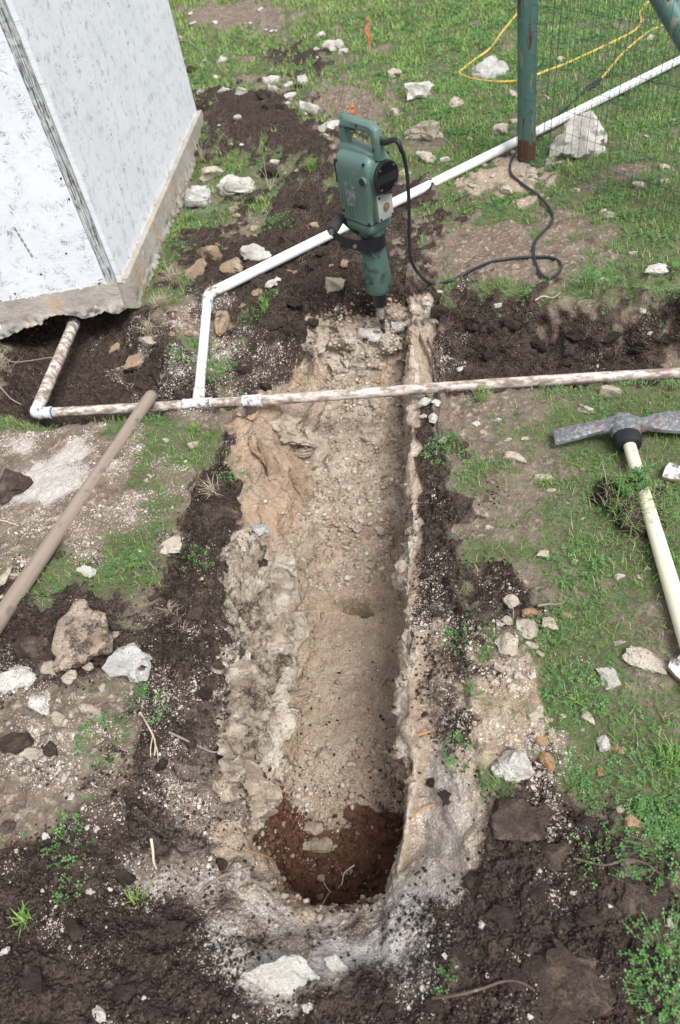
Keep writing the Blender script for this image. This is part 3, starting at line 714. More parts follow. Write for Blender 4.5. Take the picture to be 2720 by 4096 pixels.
# concrete footing: an L of two ragged beams with exposed aggregate below
def footing(p0, dirv, nrm, length, ztop, bottom, seed, name):
    nx = int(length/.011); nzn = 15; xs = np.linspace(0, length, nx); V = []; F = []
    bot = np.array([bottom(s) for s in xs])
    for i, s in enumerate(xs):
        for k in range(nzn):
            f = k/(nzn-1); z = ztop+(bot[i]-ztop)*f
            V.append([*(p0+dirv*s+nrm*(.022+.01*f))[:2], z])
        for k in range(5):                                     # underside runs back below the shed
            f = (k+1)/5; V.append([*(p0+dirv*s+nrm*(.03-.3*f))[:2], bot[i]+.03*f])
        V.append([*(p0+dirv*s-nrm*.27)[:2], ztop])
    V = np.array(V); m = nzn+6
    rough = sst(ztop-.078, ztop-.12, V[:, 2])
    d = rough*(.014*facets(V*34, seed)+.010*fbm(V*16+seed, 2)+.010*fbm(V*80+seed, 2))+.0015*fbm(V*40, 2)
    V[:, 0] += nrm.x*d; V[:, 1] += nrm.y*d; V[:, 2] -= .5*np.abs(d)*rough
    for i in range(nx-1):
        for k in range(m): F.append((i*m+k, i*m+(k+1) % m, (i+1)*m+(k+1) % m, (i+1)*m+k))
    F += [tuple(range(m)), tuple((nx-1)*m+k for k in range(m))[::-1]]
    b = MB(); b.v = [tuple(q-np.array(SC)) for q in V]; b.f = F
    return b.build(name, M_CONC, shed, ang=60)
def bot_front(s):    # s from the corner to the left
    return np.interp(s, [-.06, .0, .05, .10, .17, .24, .30, .36, .42, .52, .6, .8, 3], [.02, .015, .0, .03, .005, .02, .045, .05, .02, .01, -.02, -.03, -.03])
def bot_side(s): return np.interp(s, [-.05, 0, .1, .3, .6, 1.2, 3], [.02, .0, -.01, .01, -.03, -.06, -.08])
footing(SC, SLd, nF, 2.6, WZ+.012, bot_front, 3., 'footing_beam')
footing(SC+SLd*-.03, SRd, nS, 2.40, WZ+.010, bot_side, 8., 'footing_beam')

# ------------------------------------------------------------------ plumbing
R1 = .0212; R2 = .0250
PY, PZ = 2.182, -.058
pipes = thing('drain_pipe_run', 'white plastic pipework crossing the trench with tee, elbows and long branch', 'pipe', (-.95, PY, PZ))
PO = Vector(pipes.location)
def pipe(name, pts, r, mat, n=20, parent=pipes, org=PO):
    b = MB(); b.tube([Vector(p)-org for p in pts], r, n); return b.build(name, mat, parent)
xL, xT, xCp = -1.690, -.965, -.735
wob = lambda x: (x, PY+.003*math.sin(x*3), PZ+.004*math.sin(x*2.2+1))
p = pipe('pipe_length', [wob(x) for x in np.linspace(xL+.05, xT-.04, 12)], R1, M_PVCD); p['label'] = 'soiled length between left elbow and tee'
p = pipe('pipe_length', [wob(x) for x in np.linspace(xT+.04, xCp-.02, 6)], R1, M_PVCD); p['label'] = 'short soiled length between tee and coupling'
p = pipe('pipe_length', [wob(x) for x in np.linspace(xCp+.02, 2.2, 40)], R1*1.02, M_PVCB); p['label'] = 'brown soiled length bridging the trench'
def ringed(a, b_, r, lip=.0035):
    a = Vector(a); b_ = Vector(b_); L_ = (b_-a).length; d = (b_-a)/L_
    return [a, a+d*.001, a+d*.005, a+d*.0055, b_-d*.0055, b_-d*.005, b_-d*.001, b_], [r, r+lip, r+lip, r+lip*.55, r+lip*.55, r+lip, r+lip, r]
# tee with its run and its branch socket
bx_dir = (Vector((-1.034, 2.866, .05))-Vector((xT, PY, PZ))).normalized()
b = MB(); P_, R_ = ringed(wob(xT-.062), wob(xT+.062), R1+.002); b.tube([q-PO for q in P_], R_, 22)
t0 = Vector(wob(xT)); P_, R_ = ringed(t0+bx_dir*.01, t0+bx_dir*.082, R1+.002); b.tube([q-PO for q in P_], R_, 22); b.build('tee_fitting', M_PVCF, pipes)
b = MB(); P_, R_ = ringed(wob(xCp-.038), wob(xCp+.042), R1+.002); b.tube([q-PO for q in P_], R_, 22); b.build('coupling', M_PVCF, pipes)
for xx in (xT-.064, xL+.078):
    b = MB(); b.tube([Vector(wob(xx))-PO, Vector(wob(xx+.006))-PO], R1+.0012, 20); b.build('cement_ring', M_PRIMER, pipes)
# branch, elbow and the long white pipe
EL = Vector((-1.034, 2.866, .05)); FARP = Vector((4.2, 8.06, .05)); fd = (Vector((.565, 4.378, .045))-EL).normalized()
p = pipe('branch_pipe', [t0+bx_dir*.05, EL-bx_dir*.05], R1, M_PVC)
b = MB(); P_, R_ = ringed(EL-bx_dir*.075, EL-bx_dir*.02, R1+.002); b.tube([q-PO for q in P_], R_, 22)
P_, R_ = ringed(EL+fd*.075, EL+fd*.02, R1+.002); b.tube([q-PO for q in P_], R_, 22)
arc = spline([EL-bx_dir*.03, EL-bx_dir*.012+fd*.004, EL+fd*.012-bx_dir*.002, EL+fd*.03], 4); b.tube([Vector(q)-PO for q in arc], R1+.0045, 22)
b.build('elbow_fitting', M_PVCF, pipes)
def along(t): q = EL+fd*t; return Vector((q.x, q.y, max(.045, zg(q.x, q.y)+.012) if t > .6 else .05))
zs = [along(t) for t in np.linspace(.05, 6.5, 26)]
zz_ = np.convolve(np.pad([q.z for q in zs], 2, 'edge'), np.ones(5)/5, 'valid')
p = pipe('long_white_pipe', [Vector((q.x, q.y, z)) for q, z in zip(zs, zz_)], R2, M_PVC, 22)
# left elbow and the pipe that rises below the footing
le = Vector(wob(xL)); up_end = Vector(px(305, 1275, -.02)); ud = (up_end-le).normalized()
b = MB(); P_, R_ = ringed(le+Vector((.075, 0, 0)), le+Vector((.02, 0, 0)), R1+.002); b.tube([q-PO for q in P_], R_, 22)
P_, R_ = ringed(le+ud*.075, le+ud*.02, R1+.002); b.tube([q-PO for q in P_], R_, 22)
arc = spline([le+Vector((.03, 0, 0)), le+Vector((.008, .004, 0)), le+ud*.01, le+ud*.03], 4); b.tube([Vector(q)-PO for q in arc], R1+.0045, 22)
b.build('elbow_fitting', M_PVCF, pipes)
pipe('riser_pipe', [le+ud*.05, up_end-ud*.02], R1*1.25, M_PVCD)
b = MB(); P_, R_ = ringed(up_end-ud*.06, up_end+ud*.01, R1*1.35); b.tube([q-PO for q in P_], R_, 20)
b.tube([Vector(q)-PO for q in spline([up_end, up_end+ud*.03+Vector((0, 0, .01)), up_end+ud*.04+Vector((0, 0, .12))], 5)], R1*1.5, 20); b.build('black_elbow', M_ABS, pipes)

# ------------------------------------------------------------------ electric breaker hammer standing in the trench
J = Vector((-.220, 2.709, -.15))
jack = thing('breaker_hammer', 'green electric demolition hammer standing upright with its chisel in the rock', 'jackhammer', J)
def dusty_green(name, c, dark):
    m = Mat(name, .45, .5); P = m.pos('obj')
    cc = m.mix(m.noise(P, 9, 4), tuple(x*.88 for x in c), tuple(x*1.12 for x in c))
    cc = m.mix(m.step(m.noise(P, 17, 6, .7), .60, .70), cc, dark)
    du = m.step(m.noise(P, 38, 8, .8), .54, .74); cc = m.mix(m.math('MULTIPLY', du, .5), cc, (.36, .34, .31))
    cc = m.mix(m.step(m.noise(m.mapping(P, (60, 60, 260)), 1, 3), .70, .73), cc, (.25, .29, .27))
    m.col(cc); m.rgh(m.math('MULTIPLY_ADD', du, .35, .42)); return m.m
GREEN = plain('green_casing', (.095, .150, .130), .42, .10, dirt=(.055, .078, .068), dscale=9, damt=.33, spec=.5)
GREEN = dusty_green('green_casing', (.098, .172, .148), (.055, .09, .078))
GREEN2 = plain('green_barrel', (.068, .128, .112), .35, .12, dirt=(.016, .02, .022), dscale=11, damt=.46, spec=.5)
BLK = plain('black_rubber', (.012, .013, .015), .5, .2, dirt=(.07, .065, .06), dscale=25, damt=.28)
BLKM = plain('black_steel', (.012, .014, .018), .35, .2, dirt=(.05, .045, .045), dscale=18, damt=.3)
STEEL = plain('bright_steel', (.42, .42, .42), .35, .1, metallic=.9)
PLATE = plain('grey_plate', (.36, .36, .35), .5, .08)
AMBER = plain('oil_glass', (.30, .16, .02), .15, .2)
FOAM = plain('foam_grip', (.035, .035, .038), .9, .2)
BIT = plain('chisel_steel', (.022, .02, .018), .6, .2, dirt=(.42, .40, .38), dscale=16, damt=.5, metallic=.2)
ja = math.radians(-44)          # local +X (fan end) turned to the right and towards the viewer
jx = Vector((math.cos(ja), math.sin(ja), 0)); jy = Vector((-jx.y, jx.x, 0)); lean = Vector((-.012, .0, 1)).normalized()
def jl(x, y, z): return jx*x+jy*y+lean*z        # local point (relative to the base), z from the tip
def rrect(cx, cy, hx, hy, r, z, n=4):
    out = []
    for (sx, sy, a0) in ((1, 1, 0), (-1, 1, 90), (-1, -1, 180), (1, -1, 270)):
        for k in range(n+1):
            a = rad(a0+90*k/n); out.append(jl(cx+sx*(hx-r)+r*math.cos(a), cy+sy*(hy-r)+r*math.sin(a), z))
    return out
def jlathe(mb, prof, n=28):
    mb.loft([[jl(r*math.cos(2*math.pi*k/n), r*math.sin(2*math.pi*k/n), z) for k in range(n)] for z, r in prof])
# chisel
b = MB(); rings = []
for z, r, fl_ in ((-.02, .0135, .15), (.03, .0145, .35), (.07, .0145, .8), (.10, .0145, 1), (.20, .0145, 1)):
    rings.append([jl(r*math.cos(a)*(1.25 if fl_ < .5 else 1), r*math.sin(a)*max(fl_, .25), z) for a in [2*math.pi*k/12 for k in range(12)]])
b.loft(rings); b.build('chisel', BIT, jack)
b = MB(); jlathe(b, [(.165, .016), (.168, .030), (.215, .033), (.222, .036), (.245, .038), (.25, .03)]); b.tube([jl(-.045, 0, .195), jl(-.02, 0, .20)], .011, 10); b.tube([jl(-.06, -.01, .18), jl(-.05, -.008, .21)], .012, 10)
b.build('tool_retainer', BLKM, jack)
b = MB(); jlathe(b, [(.238, .050), (.246, .056), (.258, .058), (.29, .060), (.33, .0585), (.37, .053), (.41, .049), (.45, .0475), (.55, .0475)]); br = b.build('barrel', GREEN2, jack)
for a in (150, 165, 180, 195, 210):
    b = MB(); aa = rad(a+40); b.tube([jl(.0480*math.cos(aa), .0480*math.sin(aa), .39), jl(.0475*math.cos(aa), .0475*math.sin(aa), .54)], .0035, 6); b.build('barrel_rib', GREEN2, br)
# strap and loop handle
b = MB(); n = 32
ro, ri = .054, .0478
for (za, zb) in ((.442, .492),):
    b.loft([[jl(r*math.cos(2*math.pi*k/n), r*math.sin(2*math.pi*k/n), z) for k in range(n)] for z, r in ((za, ri), (za, ro), (zb, ro), (zb, ri))], cap=False)
b.build('clamp_strap', BLKM, jack, ang=30)
hd = rad(180+32); hv = Vector((math.cos(hd), math.sin(hd), 0)); hp = Vector((-hv.y, hv.x, 0))
def hl(a, s, z): q = hv*a+hp*s; return jl(q.x, q.y, z)
for s in (-1, 1):
    pts = [(.0, s*.052, .466), (.045, s*.054, .466), (.085, s*.060, .478), (.125, s*.064, .505), (.155, s*.066, .535)]
    sp_ = spline(pts, 4); b = MB(); rings = []
    for i, q in enumerate(sp_):
        dz = .025 - .011*i/len(sp_)
        rings.append([hl(q[0], q[1]-s*.003, q[2]-dz), hl(q[0], q[1]+s*.003, q[2]-dz), hl(q[0], q[1]+s*.003, q[2]+dz), hl(q[0], q[1]-s*.003, q[2]+dz)])
    b.loft(rings); a = b.build('handle_arm', BLKM, jack)
    b = MB(); b.tube([hl(.06, s*.055, .467), hl(.06, s*.067, .467)], .008, 8); b.build('arm_bolt', STEEL, a)
    b = MB(); b.tube([hl(.148, s*.064, .530), hl(.148, s*.078, .530)], .0125, 6); b.build('end_nut', STEEL, a)
b = MB(); b.tube([hl(.148, s_, .530) for s_ in (-.062, -.058, -.03, 0, .03, .058, .062)], [.018, .0215, .0225, .0225, .0225, .0215, .018], 18); b.build('foam_grip', FOAM, jack)
# motor casing
b = MB()
prof = [(.535, .062, .052, .012), (.548, .072, .060, .014), (.565, .074, .062, .014), (.58, .072, .060, .014), (.63, .078, .062, .018), (.665, .090, .064, .02), (.72, .097, .066, .022), (.78, .099, .066, .022), (.805, .097, .063, .022), (.822, .088, .052, .022), (.832, .07, .036, .02)]
b.loft([rrect(-.012, 0, hx, hy, r, z-.02) for z, hx, hy, r in prof]); cas = b.build('motor_casing', GREEN, jack, ang=50)
for k in range(5):
    for sy in (-1, 1):
        x_ = -.085+k*.017; b = MB(); b.tube([jl(x_, sy*.0615, .575), jl(x_, sy*.0655, .64), jl(x_, sy*.0660, .765)], .0028, 6); b.build('casing_rib', GREEN, cas)
b = MB(); b.box((0, 0, 0), (.006, .008, .085), Matrix([[jx[i], jy[i], lean[i]] for i in range(3)]).to_3x3()); o = b.build('vent_slot', BLK, cas); o.location = jl(-.098, -.062, .74)
b = MB(); b.box((0, 0, 0), (.006, .008, .085), Matrix([[jx[i], jy[i], lean[i]] for i in range(3)]).to_3x3()); o = b.build('vent_slot', BLK, cas); o.location = jl(-.098, .062, .74)
for x, z in ((-.10, .60), (-.10, .79), (.075, .80), (.07, .575)):
    for sy in (-1, 1):
        b = MB(); b.tube([jl(x*.86, sy*.060, z-.01), jl(x*.86, sy*.0665, z-.01)], .0062, 8); b.build('casing_bolt', BLKM, cas)
b = MB(); b.loft([rrect(-.012, 0, hx+.0012, hy+.0012, .016, z) for z, hx, hy in ((.556, .0735, .0615), (.5585, .0735, .0615))]); b.build('casing_seam', BLK, cas)
# remains of a torn sticker on the wide side
b = MB(); MJ = Matrix([[jx[i], jy[i], lean[i]] for i in range(3)])
STK = plain('torn_sticker', (.27, .28, .25), .8, .5, dirt=(.085, .165, .135), dscale=60, damt=.5)
b.add([jl(x, -.0667, z) for x, z in ((-.052, .615), (.002, .628), (.006, .70), (-.012, .705), (-.02, .69), (-.03, .712), (-.055, .715))], [tuple(range(7))]); b.build('torn_sticker', STK, cas, smooth=False)
# fan cover drum with slots, at the +X end
fz = .735
b = MB(); n = 32
def dring(x, r): return [jl(x, r*math.cos(2*math.pi*k/n), fz+r*math.sin(2*math.pi*k/n)) for k in range(n)]
b.loft([dring(.07, .055), dring(.085, .057), dring(.098, .057), dring(.100, .060), dring(.104, .060)]); b.build('fan_housing', GREEN, jack, ang=40)
b = MB(); b.loft([dring(.104, .0595), dring(.112, .0600), dring(.120, .0585), dring(.121, .054), dring(.118, .052), dring(.118, .01)]); fc = b.build('fan_cover', BLK, jack, ang=40)
for k in range(15):
    yk = -.045+k*.0064; hh = math.sqrt(max(.05**2-yk**2, 0))
    for sg in (-1, 1):
        zc = fz+sg*(hh*.5+.008)
        if hh < .02: continue
        b = MB(); b.box((0, 0, 0), (.004, .0026, max(hh-.016, .004)), MJ); o = b.build('cover_slat', BLKM, fc); o.location = jl(.1195, yk, zc)
for a in (45, 135, 225, 315):
    b = MB(); b.tube([jl(.117, .049*math.cos(rad(a)), fz+.049*math.sin(rad(a))), jl(.1225, .049*math.cos(rad(a)), fz+.049*math.sin(rad(a)))], .0042, 8); b.build('cover_screw', STEEL, fc)
# brush cap beside the drum
b = MB(); b.tube([jl(.058, -.050, fz-.005), jl(.058, -.074, fz-.005)], [.019, .017], 16); bc_ = b.build('brush_boss', GREEN, jack)
b = MB(); b.tube([jl(.058, -.0735, fz-.005), jl(.058, -.0765, fz-.005)], .0135, 14); b.build('brush_cap', BLK, bc_)
# oil sight plate below the drum
b = MB(); b.box((0, 0, 0), (.006, .078, .098), MJ); pl_ = b.build('sight_plate', PLATE, jack, bevel=.002); pl_.location = jl(.0905, .002, .622)
b = MB(); b.box((0, 0, 0), (.03, .084, .104), MJ); o = b.build('plate_seat', GREEN, jack, bevel=.004); o.location = jl(.0735, .002, .622)
b = MB(); b.tube([jl(.003, 0, 0), jl(.010, 0, 0)], .014, 16); s1 = b.build('sight_ring', STEEL, pl_); 
b = MB(); b.tube([jl(.009, 0, 0), jl(.0112, 0, 0)], .0085, 14); b.build('sight_glass', AMBER, pl_)
for yy_, zz in ((-.031, .041), (.031, .041), (-.031, -.041), (.031, -.041)):
    b = MB(); b.tube([jl(.002, yy_, zz), jl(.0065, yy_, zz)], .0048, 6); b.build('plate_screw', BLKM, pl_)
# D handle on top
b = MB()
sec = lambda x, z, h, wd: None
path = [(-.090, .800), (-.091, .84), (-.090, .875), (-.083, .895), (-.06, .900), (-.02, .899), (.03, .897), (.062, .894), (.078, .884), (.083, .86), (.085, .83), (.086, .795)]
rw = [.022, .020, .018, .019, .019, .0165, .0165, .018, .02, .019, .020, .024]
pp = [jl(x, 0, z) for x, z in path]; rings = []
for i, q in enumerate(pp):
    T_ = (pp[min(i+1, len(pp)-1)]-pp[max(i-1, 0)]).normalized(); S_ = jy; U_ = T_.cross(S_).normalized(); wd = .021; hh = rw[i]
    rings.append([q+S_*(wd*cx_)+U_*(hh*cy_) for cx_, cy_ in ((1, .55), (.62, 1), (-.62, 1), (-1, .55), (-1, -.55), (-.62, -1), (.62, -1), (1, -.55))])
b.loft(rings); hnd = b.build('top_handle', GREEN, jack, ang=45)
for x, z in ((-.086, .885), (.0, .90), (.080, .83), (-.088, .815)):
    b = MB(); b.tube([jl(x, -.019, z), jl(x, -.0225, z)], .0048, 8); b.build('handle_screw', BLKM, hnd)
b = MB(); b.box((0, 0, 0), (.022, .012, .012), MJ); o = b.build('trigger', BLK, hnd); o.location = jl(-.045, 0, .879)
b = MB(); b.tube([jl(-.102, 0, .905), jl(-.078, 0, .914)], .014, 8); b.build('handle_cap', GREEN, hnd)
b = MB(); b.loft([rrect(-.01, 0, .088, .038, .015, .795), rrect(-.01, 0, .095, .032, .015, .815), rrect(-.09, 0, .02, .024, .01, .83)]); b.build('handle_base', GREEN, jack, ang=40)
# power cord: strain relief, the hanging run and the run over the turf to the coupler
ce = J+jl(.090, 0, .868)
CORD = plain('black_cord', (.016, .020, .024), .45, .2, dirt=(.06, .065, .07), dscale=30, damt=.35)
gpts = [(1720,1143),(1800,1130),(1880,1090),(1980,1050),(2100,1036),(2200,1037),(2240,1058),(2238,1092),(2195,1122),(2155,1090),(2134,1020),(2145,965),(2200,905),(2208,860),(2160,795),(2080,735),(2042,695),(2046,645),(2085,600),(2155,530),(2200,490),(2260,440),(2300,405),(2335,372)]
pts = [ce, ce+jl(.03, 0, -.012), Vector(pxd(1590,565,2.33)), Vector(pxd(1626,680,2.42)), Vector(pxd(1636,830,2.52)), Vector(pxd(1637,960,2.62)), Vector(pxd(1652,1060,2.72))]
for i, (u, v) in enumerate(gpts): pts.append(hit(u, v, .008 if i else .012))
b = MB(); b.tube([Vector(q)-J for q in spline(pts, 6)], .0066, 10); b.build('power_cord', CORD, jack)
b = MB(); q = spline(pts[:4], 8); b.tube([Vector(x)-J for x in q[:20]], list(np.linspace(.0115, .0082, 20)), 10); b.build('strain_relief', BLK, jack)
plug_a = Vector(pts[-1]); plug_b = hit(2372, 352, .016)
b = MB(); b.tube([plug_a-J, plug_a.lerp(plug_b, .3)-J, plug_a.lerp(plug_b, .5)-J, plug_b-J], [.009, .017, .019, .018], 10); b.build('cord_plug', BLK, jack)
# ------------------------------------------------------------------ fence: post, brace, welded mesh
pb = Vector(px(2105, 645, 0)); pb.z = zg(pb.x, pb.y)
post = thing('fence_post', 'round green steel fence post with peeling paint and rusty foot', 'fence post', pb)
b = MB(); tilt = Vector((-.058, .0, 1)); n = 24
b.tube([tilt*z for z in np.linspace(-.08, 1.5, 30)], .050, n); b.build('post_pipe', M_POST, post)
d1 = Vector((px(2720, 868, 0)-np.array(pb))); d1.z = 0; d1.normalize()
d2 = Vector((px(2720, 330, 0)-np.array(pb))); d2.z = 0; d2.normalize()
WIRE = plain('galvanised_wire', (.09, .135, .125), .45, .3, metallic=.4)
def mesh_panel(d, length, label, z_add, wrap):
    t = thing('wire_mesh_panel', label, 'fence', pb)
    nrm = Vector((d.y, -d.x, 0)); off = nrm*(.054 if nrm.y < 0 else -.054)
    k = 0; s = -.03
    while s < length:
        q0 = off+d*s; zb = zg(pb.x+q0.x, pb.y+q0.y)-pb.z
        b = MB(); b.tube([q0+Vector((0, 0, zb+.008)), q0+Vector((.002*math.sin(s*9), 0, .6)), q0+Vector((0, 0, 1.35))], .00115, 5); b.build('upright_wire', WIRE, t); s += .0508
    for h in np.arange(z_add, 1.35, .1016):
        pts_ = []
        if wrap:
            pts_ = [Vector((math.cos(a)*.053, math.sin(a)*.053, h+.006*k_))+tilt*0+Vector((-.058*h, 0, 0)) for k_, a in enumerate(np.linspace(rad(200), math.atan2(off.y, off.x), 7))]
        pts_ += [off+d*s_+Vector((0, 0, h+max(0, zg(pb.x+(off+d*s_).x, pb.y+(off+d*s_).y)-pb.z)*.6+.004*math.sin(s_*5+h*9))) for s_ in np.linspace(0, length, 14)]
        b = MB(); b.tube(pts_, .00115, 5); b.build('line_wire', WIRE, t)
    return t
mesh_panel(d1, 1.45, 'welded wire mesh running from the green post past the diagonal brace', .02, True)
mesh_panel(d2, 2.1, 'welded wire mesh running from the green post out over the meadow', .05, False)
nP = Vector((d1.y, -d1.x, 0))
def on_panel(u, v, off=.12):
    d = Vector(ray(u, v)); o0 = Vector((0, 0, HC)); c = pb-nP*off if nP.y < 0 else pb+nP*off
    t = (c-o0).dot(nP)/d.dot(nP); return o0+d*t
a1 = on_panel(2668, 20); a2 = on_panel(2772, 200); bd = (a2-a1).normalized()
foot = a1+bd*((0-a1.z)/bd.z); foot.z = 0
brace = thing('brace_pipe', 'green diagonal brace pipe with rust streaks leaning over the wire mesh', 'brace', foot)
b = MB(); b.tube([-bd*s for s in np.linspace(-.05, 2.1, 24)], .046, 22); b.build('brace_tube', rusty_green('green_paint_brace'), brace)
b = MB(); b.tube([-bd*2.06, -bd*2.12], .05, 22); b.build('brace_collar', M_POST, brace)

# ------------------------------------------------------------------ yellow extension cord
YEL = plain('yellow_cord', (.62, .42, .10), .5, .15, dirt=(.45, .34, .2), dscale=20, damt=.3)
t = thing('extension_cord', 'yellow extension cord looped on the grass around the green post', 'cord', hit(1840, 300))
TO = Vector(t.location)
cp = [(2372,352),(2400,325),(2440,280),(2485,225),(2540,175),(2600,130),(2650,108),(2760,60)]
b = MB(); b.tube([Vector(q)-TO for q in spline([hit(u, v, .010) for u, v in cp], 8)], .0078, 9); b.build('cord_run', YEL, t)
cp = [(2640,-10),(2585,20),(2560,55),(2562,95),(2535,130),(2470,165),(2380,208),(2270,258),(2160,300),(2080,328),(2000,334),(1935,330),(1875,318),(1838,300),(1850,283),(1895,248),(1960,200),(2000,145),(2040,95),(2075,55),(2130,10),(2200,-30)]
b = MB(); b.tube([Vector(q)-TO for q in spline([hit(u, max(v, -20), .010) for u, v in cp], 8)], .0085, 9); b.build('cord_run', YEL, t)
b = MB(); q0 = plug_b; q1 = hit(2402, 325, .014); b.tube([q0.lerp(q1, -.15)-TO, q0.lerp(q1, .6)-TO, q1-TO], [.019, .017, .010], 10); b.build('cord_socket', BLK, t)

# ------------------------------------------------------------------ marker stakes with orange ribbon
ORG = plain('orange_ribbon', (.55, .16, .06), .7, .3, dirt=(.50, .34, .24), dscale=40, damt=.42)
WOODL = plain('lath_wood', (.42, .33, .22), .9, .3)
def stake(u, v, h, label):
    p = hit(u, v); t = thing('marker_stake', label, 'stake', p)
    b = MB(); b.box((0, 0, h/2-.03), (.012, .008, h+.06)); b.build('lath', WOODL, t)
    b = MB(); rr = np.random.RandomState(int(u))
    V = []; F = []; n = 9
    for i in range(n):
        z = h-.01-i*h*.8/n; x = .012*math.sin(i*1.3)+rr.normal(0, .004)
        V += [(-.016+x, -.006+.006*math.sin(i), z), (.012+x, -.008, z+.004)]
    for i in range(n-1): F.append((2*i, 2*i+1, 2*i+3, 2*i+2))
    V2 = [(x, y+.003, z) for x, y, z in V]; m = len(V)
    b.add(V+V2, F+[tuple(m+k for k in f)[::-1] for f in F]); b.build('ribbon', ORG, t)
    b = MB(); b.box((0, 0, h-.02), (.03, .02, .022)); b.build('ribbon_knot', ORG, t, bevel=.004)
stake(1482, 218, .26, 'thin survey stake wrapped in faded orange ribbon on the open grass')
stake(1418, 478, .10, 'short stub with orange ribbon just behind the hammer handle')

# ------------------------------------------------------------------ long wooden tool handle
def wood(name, a, c, sc=1.):
    m = Mat(name, .75, .3); P = m.pos('obj')
    n = m.noise(m.mapping(P, (90*sc, 90*sc, 4)), 1, 4, .6); n2 = m.noise(P, 18, 4, .6)
    cc = m.mix(n, a, c); cc = m.mix(m.math('MULTIPLY', m.step(n2, .56, .7), .5), cc, tuple(x*.55 for x in a))
    cc = m.mix(m.step(m.noise(P, 26, 3), .72, .74), cc, (.62, .62, .60))
    m.col(cc); m.nrm(m.bump(n, .4, .003)); return m.m
M_WOOD = wood('weathered_ash', (.20, .155, .125), (.36, .30, .25))
wa = Vector(wob(-1.155))+Vector((0, .012, R1+.028)); 
wb = hit(-120, 2760, .060); wb = Vector(wb)
wdv = (wb-wa).normalized(); wl_ = (wb-wa).length
o = thing('wooden_tool_handle', 'long weathered grey wooden tool handle resting on the soiled pipe', 'tool handle', wa)
b = MB(); rs = [(-.018, .010), (-.014, .017), (-.006, .0225), (.01, .0255), (.05, .0255), (.3, .0235), (.7, .0245), (1.05, .0265), (1.22, .027), (wl_, .027)]
b.tube([Vector((0, 0, s)) for s, r in rs], [r for s, r in rs], 22); h = b.build('shaft', M_WOOD, o); h.rotation_euler = wdv.to_track_quat('Z', 'Y').to_euler()
rp = hit(-15, 2600, .03); s0 = (rp-wa).dot(wdv)
b = MB(); b.tube([Vector((0, 0, s0-.02)), Vector((0, 0, s0+.05))], .0276, 22); h = b.build('red_band', plain('red_paint', (.45, .05, .04), .5), o); h.rotation_euler = wdv.to_track_quat('Z', 'Y').to_euler()

# ------------------------------------------------------------------ mattock with fibreglass handle
mc = Vector(px(2500, 1700, .052)); mc.z = zg(mc.x, mc.y)+.050
mt = thing('mattock', 'steel cutter mattock with pale yellow fibreglass handle lying on the turf', 'mattock', mc)
hE = Vector(px(2772, 2610, .05)); hE.z = zg(.78, .85)+.035
hdv = (hE-mc).normalized(); hxd = Vector((px(2225, 1765, .05)-np.array(mc))); hxd -= hdv*hdv.dot(hxd); hxd.normalize(); hz = hxd.cross(hdv)
if hz.z < 0: hz = -hz
HEADM = Mat('worn_mattock_steel', .5, .5); P_ = HEADM.pos('obj')
cc = HEADM.mix(HEADM.noise(P_, 25, 4), (.075, .082, .092), (.17, .18, .19)); cc = HEADM.mix(HEADM.step(HEADM.noise(P_, 30, 5, .7), .54, .64), cc, (.15, .075, .045))
cc = HEADM.mix(HEADM.step(HEADM.noise(P_, 75, 8, .82), .46, .68), cc, (.40, .395, .385)); HEADM.col(cc); HEADM.nrm(HEADM.bump(HEADM.noise(P_, 60, 4), .4, .003))
HEADM = HEADM.m
ml = lambda x, y, z: hxd*x+hdv*y+hz*z            # x to the adze, y down the handle, z up
b = MB(); n = 20
b.loft([[ml(.046*math.cos(2*math.pi*k/n)*f, y, .036*math.sin(2*math.pi*k/n)*f) for k in range(n)] for y, f in ((-.050, .55), (-.046, .82), (-.03, .98), (0, 1.08), (.03, 1.02), (.038, .96))]); b.build('eye', HEADM, mt)
def blade(mb, secs):
    mb.loft([[ml(x, yc+hy*cy, zc+hz_*cz) for cy, cz in ((-1, -.6), (-.8, -1), (.8, -1), (1, -.6), (1, .6), (.8, 1), (-.8, 1), (-1, .6))] for x, yc, hy, zc, hz_ in secs])
b = MB(); blade(b, [(.03, -.012, .026, 0, .026), (.055, -.010, .024, .0, .017), (.085, -.006, .027, -.003, .013), (.15, .004, .033, -.012, .010), (.215, .014, .036, -.026, .006), (.222, .015, .036, -.028, .003)]); b.build('adze_blade', HEADM, mt)
b = MB(); blade(b, [(-.03, -.012, .026, 0, .026), (-.055, -.014, .020, .0, .020), (-.075, -.016, .024, .004, .015), (-.105, -.020, .040, .006, .012), (-.15, -.024, .050, .004, .009), (-.22, -.030, .056, -.004, .005), (-.26, -.034, .058, -.010, .002)]); b.build('cutter_blade', HEADM, mt)
b = MB(); n = 20
b.loft([[ml(.043*math.cos(2*math.pi*k/n)*f, y, .034*math.sin(2*math.pi*k/n)*f) for k in range(n)] for y, f in ((.034, .92), (.04, .99), (.075, .95), (.086, .86), (.088, .6))]); b.build('collar', BLK, mt)
M_FIB = plain('pale_yellow_fibreglass', (.74, .70, .54), .45, .08, dirt=(.34, .28, .21), dscale=26, damt=.33)
L_ = (hE-mc).length; b = MB(); n = 20
b.loft([[ml(.0205*math.cos(2*math.pi*k/n)*f, y, .018*math.sin(2*math.pi*k/n)*f) for k in range(n)] for y, f in ((.08, .96), (.2, .94), (.5, 1.05), (.7, 1.12), (L_+.1, 1.15))]); b.build('handle', M_FIB, mt)
MT = lambda y, x=0, z=.0: mc+ml(x, y, z)

